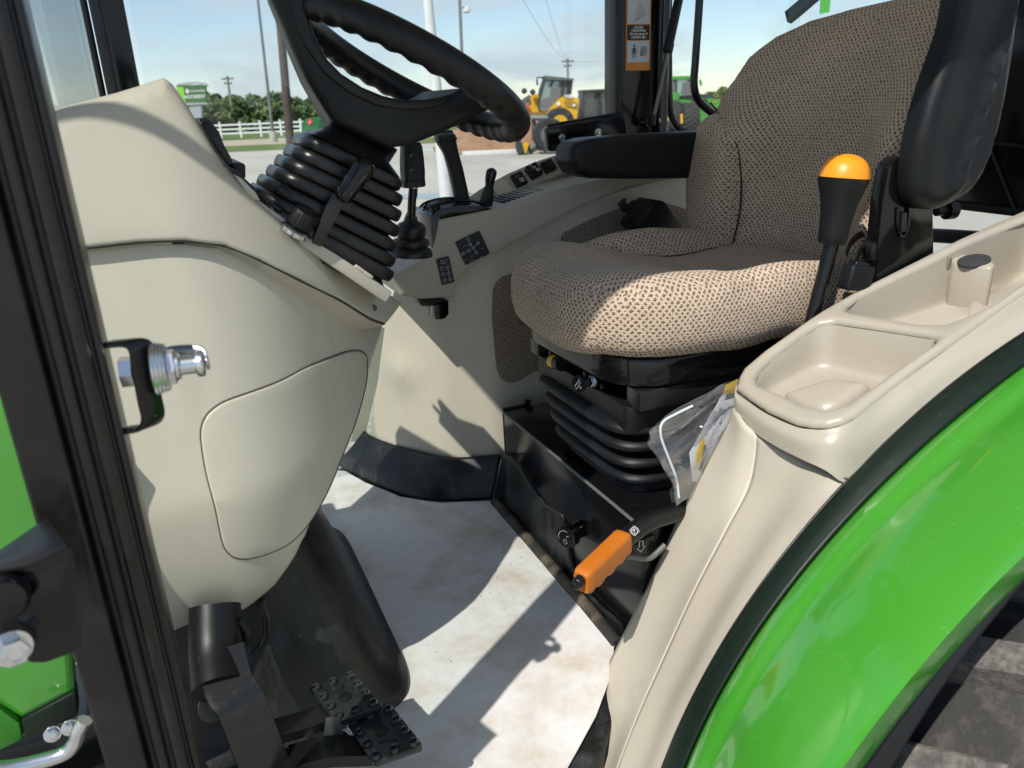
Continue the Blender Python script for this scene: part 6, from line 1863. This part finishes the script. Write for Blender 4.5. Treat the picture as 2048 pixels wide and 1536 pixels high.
for pts in ([(600, 400), (625, 395), (545, 690), (535, 815), (520, 815), (520, 690), (560, 520)], [(845, 400), (875, 400), (860, 620), (830, 640)], [(960, 400), (1000, 402), (975, 605), (940, 610)], [(920, 400), (945, 400), (930, 605), (905, 610)], [(690, 500), (730, 405), (745, 405), (705, 505)]):
    bp('cab_post', C5(pts), dL-0.80, 1.65, LDK, ld)
bp('cab_roof', C5([(598, 352), (640, 350), (1012, 388), (1005, 415), (620, 400)]), dL-0.95, 1.95, LGY, ld)
sweep('mirror_bracket', [bg_(u, v, dL-0.9) for u, v in C5([(610, 375), (500, 375), (505, 410)])], 0.025, LDK, ld, n=6)
bp('mirror', C5([(495, 400), (515, 400), (525, 470), (510, 490), (497, 460)]), dL-0.95, 0.1, LDK, ld)
bp('front_frame', C5([(405, 680), (440, 610), (525, 600), (530, 815), (640, 840), (630, 905), (400, 900), (380, 820)]), dL-0.6, 1.2, LY_, ld)
bp('frame_step', C5([(395, 850), (640, 850), (620, 900), (400, 905)]), dL-0.9, 0.4, mat('step_mix', (0.25, 0.13, 0.03), 0.6), ld)
bp('tail_lamp', C5([(345, 745), (400, 760), (415, 800), (385, 815)]), dL-0.8, 0.3, mat('lamp_red', (0.55, 0.06, 0.05), 0.4), ld)
bp('boom', C5([(270, 700), (400, 610), (430, 640), (360, 740), (300, 820), (270, 800)]), dL-0.5, 0.8, LGY, ld)
bp('boom', C5([(430, 920), (470, 915), (510, 1060), (520, 1130), (480, 1240), (440, 1240)]), dL-0.9, 0.4, LGY, ld)
sweep('lift_cylinder', [bg_(u, v, dL-1.0) for u, v in C5([(430, 925), (620, 930), (720, 935)])], 0.10, mat('cyl_grey', (0.20, 0.22, 0.23), 0.4), ld, n=10)
sweep('boom_arm', [bg_(u, v, dL-1.0) for u, v in C5([(800, 960), (640, 1120), (520, 1280), (380, 1380)])], 0.16, LGY, ld, n=10, smooth_path=12)
for u, v in C5([(330, 560), (445, 575)]):
    lathe('work_light', [(0.10, 0), (0.11, 0.1), (0.05, 0.16)], bg_(u, v, dL-0.8), -FH, LDK, ld, n=10)
bp('bucket', C5([(215, 1150), (270, 1140), (290, 1260), (330, 1390), (270, 1410), (225, 1390)]), dL-1.6, 2.2, LDK, ld)
bp('bucket_bracket', C5([(295, 1270), (385, 1265), (385, 1320), (355, 1415), (330, 1400)]), dL-1.5, 0.5, LY_, ld)
def bwheel(cu, cv, rp, d, wd, m_, par, rimc=None, nl=0):
    g_ = grp('wheel', bg_(cu, cv, d), par)
    r_ = rp*d/FPX
    lathe('tyre', [(r_*0.5, 0), (r_*0.88, 0.0), (r_*0.97, wd*0.1), (r_, wd*0.3), (r_, wd*0.7), (r_*0.97, wd*0.9), (r_*0.88, wd), (r_*0.5, wd)], bg_(cu, cv, d), FH, m_, g_, n=40)
    lathe('rim', [(r_*0.52, -0.02), (r_*0.46, 0.03), (r_*0.2, 0.06), (r_*0.16, -0.04)], bg_(cu, cv, d), FH, rimc or LDK, g_, n=28)
    return g_
FT = mat('far_tyre', (0.030, 0.030, 0.030), 0.85, var=0.3, vscale=5)
bwheel(1120, 246, 28, dL-1.1, 0.6, FT, ld, LY_)
bwheel(1098, 270, 31, dL-1.8, 0.6, FT, ld, LGY)

# dark glazed machine behind it
dm = 35.5
mc = grp('enclosed_utility_vehicle', V(*bg_(1200, 290, dm).xy, GROUND), None, 'black framed machine cab with dark glass right of the yellow loader', 'vehicle')
bp('cab_glazing', [(1168, 184), (1250, 182), (1250, 236), (1162, 236)], dm, 1.6, glassmat('dark_glass', (0.25, 0.29, 0.28), haze=0.10), mc)
bp('cab_roof', [(1163, 180), (1255, 176), (1255, 183), (1166, 185)], dm-0.2, 2.0, LDK, mc)
for pts in ([(1165, 184), (1171, 184), (1164, 238), (1157, 238)], [(1198, 184), (1203, 184), (1200, 238), (1195, 238)], [(1246, 182), (1255, 182), (1255, 238), (1246, 238)]):
    bp('cab_post', pts, dm-0.1, 1.8, LDK, mc)
bp('lower_body', [(1150, 236), (1260, 230), (1260, 300), (1150, 304)], dm-0.1, 1.8, LDK, mc)

# large green tractor with dual wheels
dG = 47.0; wg_ = dG/FPX
gt_ = grp('row_crop_tractor', V(*bg_(1390, 262, dG).xy, GROUND), None, 'large green tractor with dual rear wheels parked far behind the seat', 'tractor')
TGRN = mat('far_green', (0.05, 0.27, 0.03), 0.35)
C8 = lambda l: [(1230+a*0.18235, b*0.18235) for a, b in l]
bp('cab_roof', C8([(560, 850), (600, 838), (800, 830), (915, 840), (920, 860), (560, 875)]), dG-1, 2.2, TGRN, gt_)
bp('cab_glazing', C8([(570, 872), (900, 862), (895, 1040), (570, 1060)]), dG-0.9, 1.9, glassmat('far_cab_glass', (0.5, 0.6, 0.6), haze=0.15), gt_)
for pts in ([(575, 872), (592, 872), (592, 1100), (575, 1100)], [(665, 870), (682, 870), (680, 1060), (665, 1060)], [(880, 862), (905, 862), (900, 1040), (875, 1045)]):
    bp('cab_post', C8(pts), dG-1, 2.0, LDK, gt_)
bp('cab_seat', C8([(760, 900), (820, 900), (830, 1040), (740, 1040)]), dG, 0.5, LDK, gt_)
bp('fuel_tank', C8([(615, 1030), (660, 1012), (715, 1020), (700, 1090), (690, 1140), (615, 1140)]), dG-1.1, 0.8, TGRN, gt_)
bp('rear_body', C8([(690, 1060), (900, 1025), (1090, 1050), (1090, 1170), (860, 1250), (690, 1200)]), dG-0.4, 1.2, LDK, gt_)
bp('fender', C8([(690, 1115), (730, 1092), (830, 1100), (870, 1140), (890, 1180), (830, 1185), (770, 1150), (720, 1125)]), dG-1.5, 1.2, TGRN, gt_)
bp('fender', C8([(1000, 1085), (1040, 1078), (1130, 1090), (1170, 1130), (1165, 1170), (1080, 1175), (1040, 1140)]), dG-1.5, 1.2, TGRN, gt_)
bp('side_marker', C8([(1080, 1110), (1105, 1108), (1105, 1125), (1080, 1128)]), dG-1.55, 0.05, mat('marker_orange', (0.7, 0.16, 0.02), 0.4), gt_)
bp('drawbar_body', C8([(890, 1180), (1010, 1170), (1010, 1370), (890, 1390)]), dG-0.6, 1.0, TGRN, gt_)
lathe('tail_lamp', [(3.2*wg_, 0), (3.0*wg_, 0.05)], bg_(*C8([(952, 1100)])[0], dG-1.6), -FH, mat('tail_red', (0.75, 0.08, 0.04), 0.3), gt_, n=16)
bp('mirror', C8([(925, 880), (945, 870), (958, 920), (950, 945), (935, 935)]), dG-1.4, 0.1, TGRN, gt_)
def chevwheel(u0, u1, v0, v1, d, par):
    g_ = grp('dual_wheel', bg_((u0+u1)/2, v1, d), par)
    w = d/FPX
    r_ = (v1-v0)/2*w
    c = bg_((u0+u1)/2, (v0+v1)/2, d)
    wid = (u1-u0)*w
    c0 = c-RH*wid/2
    lathe('tyre', [(r_*0.6, 0), (r_*0.93, 0.0), (r_, wid*0.15), (r_, wid*0.85), (r_*0.93, wid), (r_*0.6, wid)], c0, RH, FT, g_, n=40)
    for k in range(20):
        a0 = 2*math.pi*k/20
        for sgn_ in (-1, 1):
            P_ = []
            for f_ in (0.02, 0.5, 1.0):
                a_ = a0+(0.0 if sgn_ < 0 else 0.15)+0.30*f_
                P_.append(c+RH*(sgn_*wid*0.5*f_)+(FH*(-math.cos(a_))+V(0, 0, 1)*(-math.sin(a_)))*(r_*1.01))
            sweep('tread_bar', P_, 0.045, FT, g_, n=4)
    return g_
def bg_shift(): pass
chevwheel(1334, 1357, 206, 263, dG-1.2, gt_)
chevwheel(1364, 1393, 209, 263, dG-1.4, gt_)
for u, v in C8([(588, 1270), (732, 1300)]):
    bp('rim_spacer', [(u-2.5, v-9), (u+2, v-9), (u+2.5, v+9), (u-2, v+10)], dG-2.3, 0.1, LY_, gt_)

# ------------------------------------------------------------------ trees
LEAF = [mat('foliage', c, 0.75, var=0.35, vscale=0.9) for c in ((0.085, 0.135, 0.042), (0.105, 0.155, 0.048), (0.068, 0.115, 0.044))]
LEAFY = mat('foliage_yellow', (0.12, 0.15, 0.028), 0.75, var=0.3, vscale=0.9)
BARK = mat('bark', (0.09, 0.07, 0.055), 0.9)
def tree(u, vt, d, wpx, m_, sd_, lab, group, nleaf=2600, name='tree'):
    rg = random.Random(sd_)
    p = bg_(u, 245, d); base = V(p.x, p.y, GROUND)
    w = d/FPX
    topz = bg_(u, vt, d).z
    H = topz-GROUND
    t = grp(name, base, None, lab, 'tree', group)
    limbs = [base, base+V(0, 0, H*0.25), base+V(rg.uniform(-.3, .3), rg.uniform(-.3, .3), H*0.7)]
    sweep('trunk', limbs, [0.22, 0.18, 0.08], BARK, t, n=8)
    vs_, fs = [], []
    R_ = wpx*w/2
    clumps = []
    for k in range(26):
        a = rg.uniform(0, 2*math.pi); f_ = rg.uniform(0.05, 0.98)
        rr_ = R_*math.sqrt(max(0.0, 1-(2*f_-0.9)**2*0.75))*rg.uniform(0.35, 0.95)
        clumps.append((base+V(math.cos(a)*rr_, math.sin(a)*rr_, H*(0.10+0.86*f_)), rg.uniform(0.16, 0.30)*min(R_, H*0.5)+0.25))
    for i in range(nleaf):
        c, cr_ = clumps[i % len(clumps)]
        dv = V(rg.gauss(0, 1), rg.gauss(0, 1), rg.gauss(0, 0.85)).normalized()*cr_*rg.uniform(0.6, 1.08)
        q_ = c+dv
        s = rg.uniform(0.14, 0.30)
        n1 = V(rg.gauss(0, 1), rg.gauss(0, 1), rg.gauss(0, 1)).normalized()
        n1 = (n1*0.8+dv.normalized()).normalized()
        A_ = axes(n1, V(rg.gauss(0, 1), rg.gauss(0, 1), 0.1))
        k = len(vs_)
        vs_ += [q_+A_.col[0]*s, q_+A_.col[1]*s*0.7, q_-A_.col[0]*s, q_-A_.col[1]*s*0.7]
        fs.append((k, k+1, k+2, k+3))
    mk('crown', vs_, fs, m_, t, smooth=False)
rg = random.Random(11)
u = 330
i = 0
while u < 790:
    tree(u, rg.choice((190, 193, 197, 191, 201, 186))+(6 if u > 600 else 0), rg.uniform(112, 140), rg.uniform(34, 52), LEAF[i % 3], 100+i, 'bushy green tree in the wood beyond the white fence', 'trees beyond the fence')
    u += rg.uniform(17, 26); i += 1
u = 400
while u < 700:
    tree(u, rg.choice((208, 213, 203)), rg.uniform(95, 102), rg.uniform(36, 50), LEAF[(i+1) % 3], 200+i, 'low rounded green tree at the front edge of the wood', 'low trees at the edge of the wood', 1600)
    u += rg.uniform(26, 38); i += 1
for k, (u, vt) in enumerate(((1424, 187), (1445, 181), (1468, 190), (1495, 186), (1402, 195))):
    tree(u, vt, 84+4*k, 34, LEAFY, 300+k, 'yellow green tree behind the large green tractor', 'trees behind the large tractor')
u = 800
while u < 1330:
    tree(u, rg.choice((214, 218, 221))-0.03*(u-800), rg.uniform(150, 190), rg.uniform(30, 44), LEAF[i % 3], 400+i, 'distant tree on the horizon behind the loader yard', 'distant trees on the horizon', 700)
    u += rg.uniform(40, 60); i += 1
# green banner upright behind the seat
tag(prism('banner', [bg_(u, v, 16) for u, v in ((1643, -30), (1664, -30), (1659, 24), (1640, 28))], FH*0.03, mat('banner_green', (0.06, 0.35, 0.03), 0.5), None, r=0), 'narrow bright green upright seen above the seat back', 'banner')
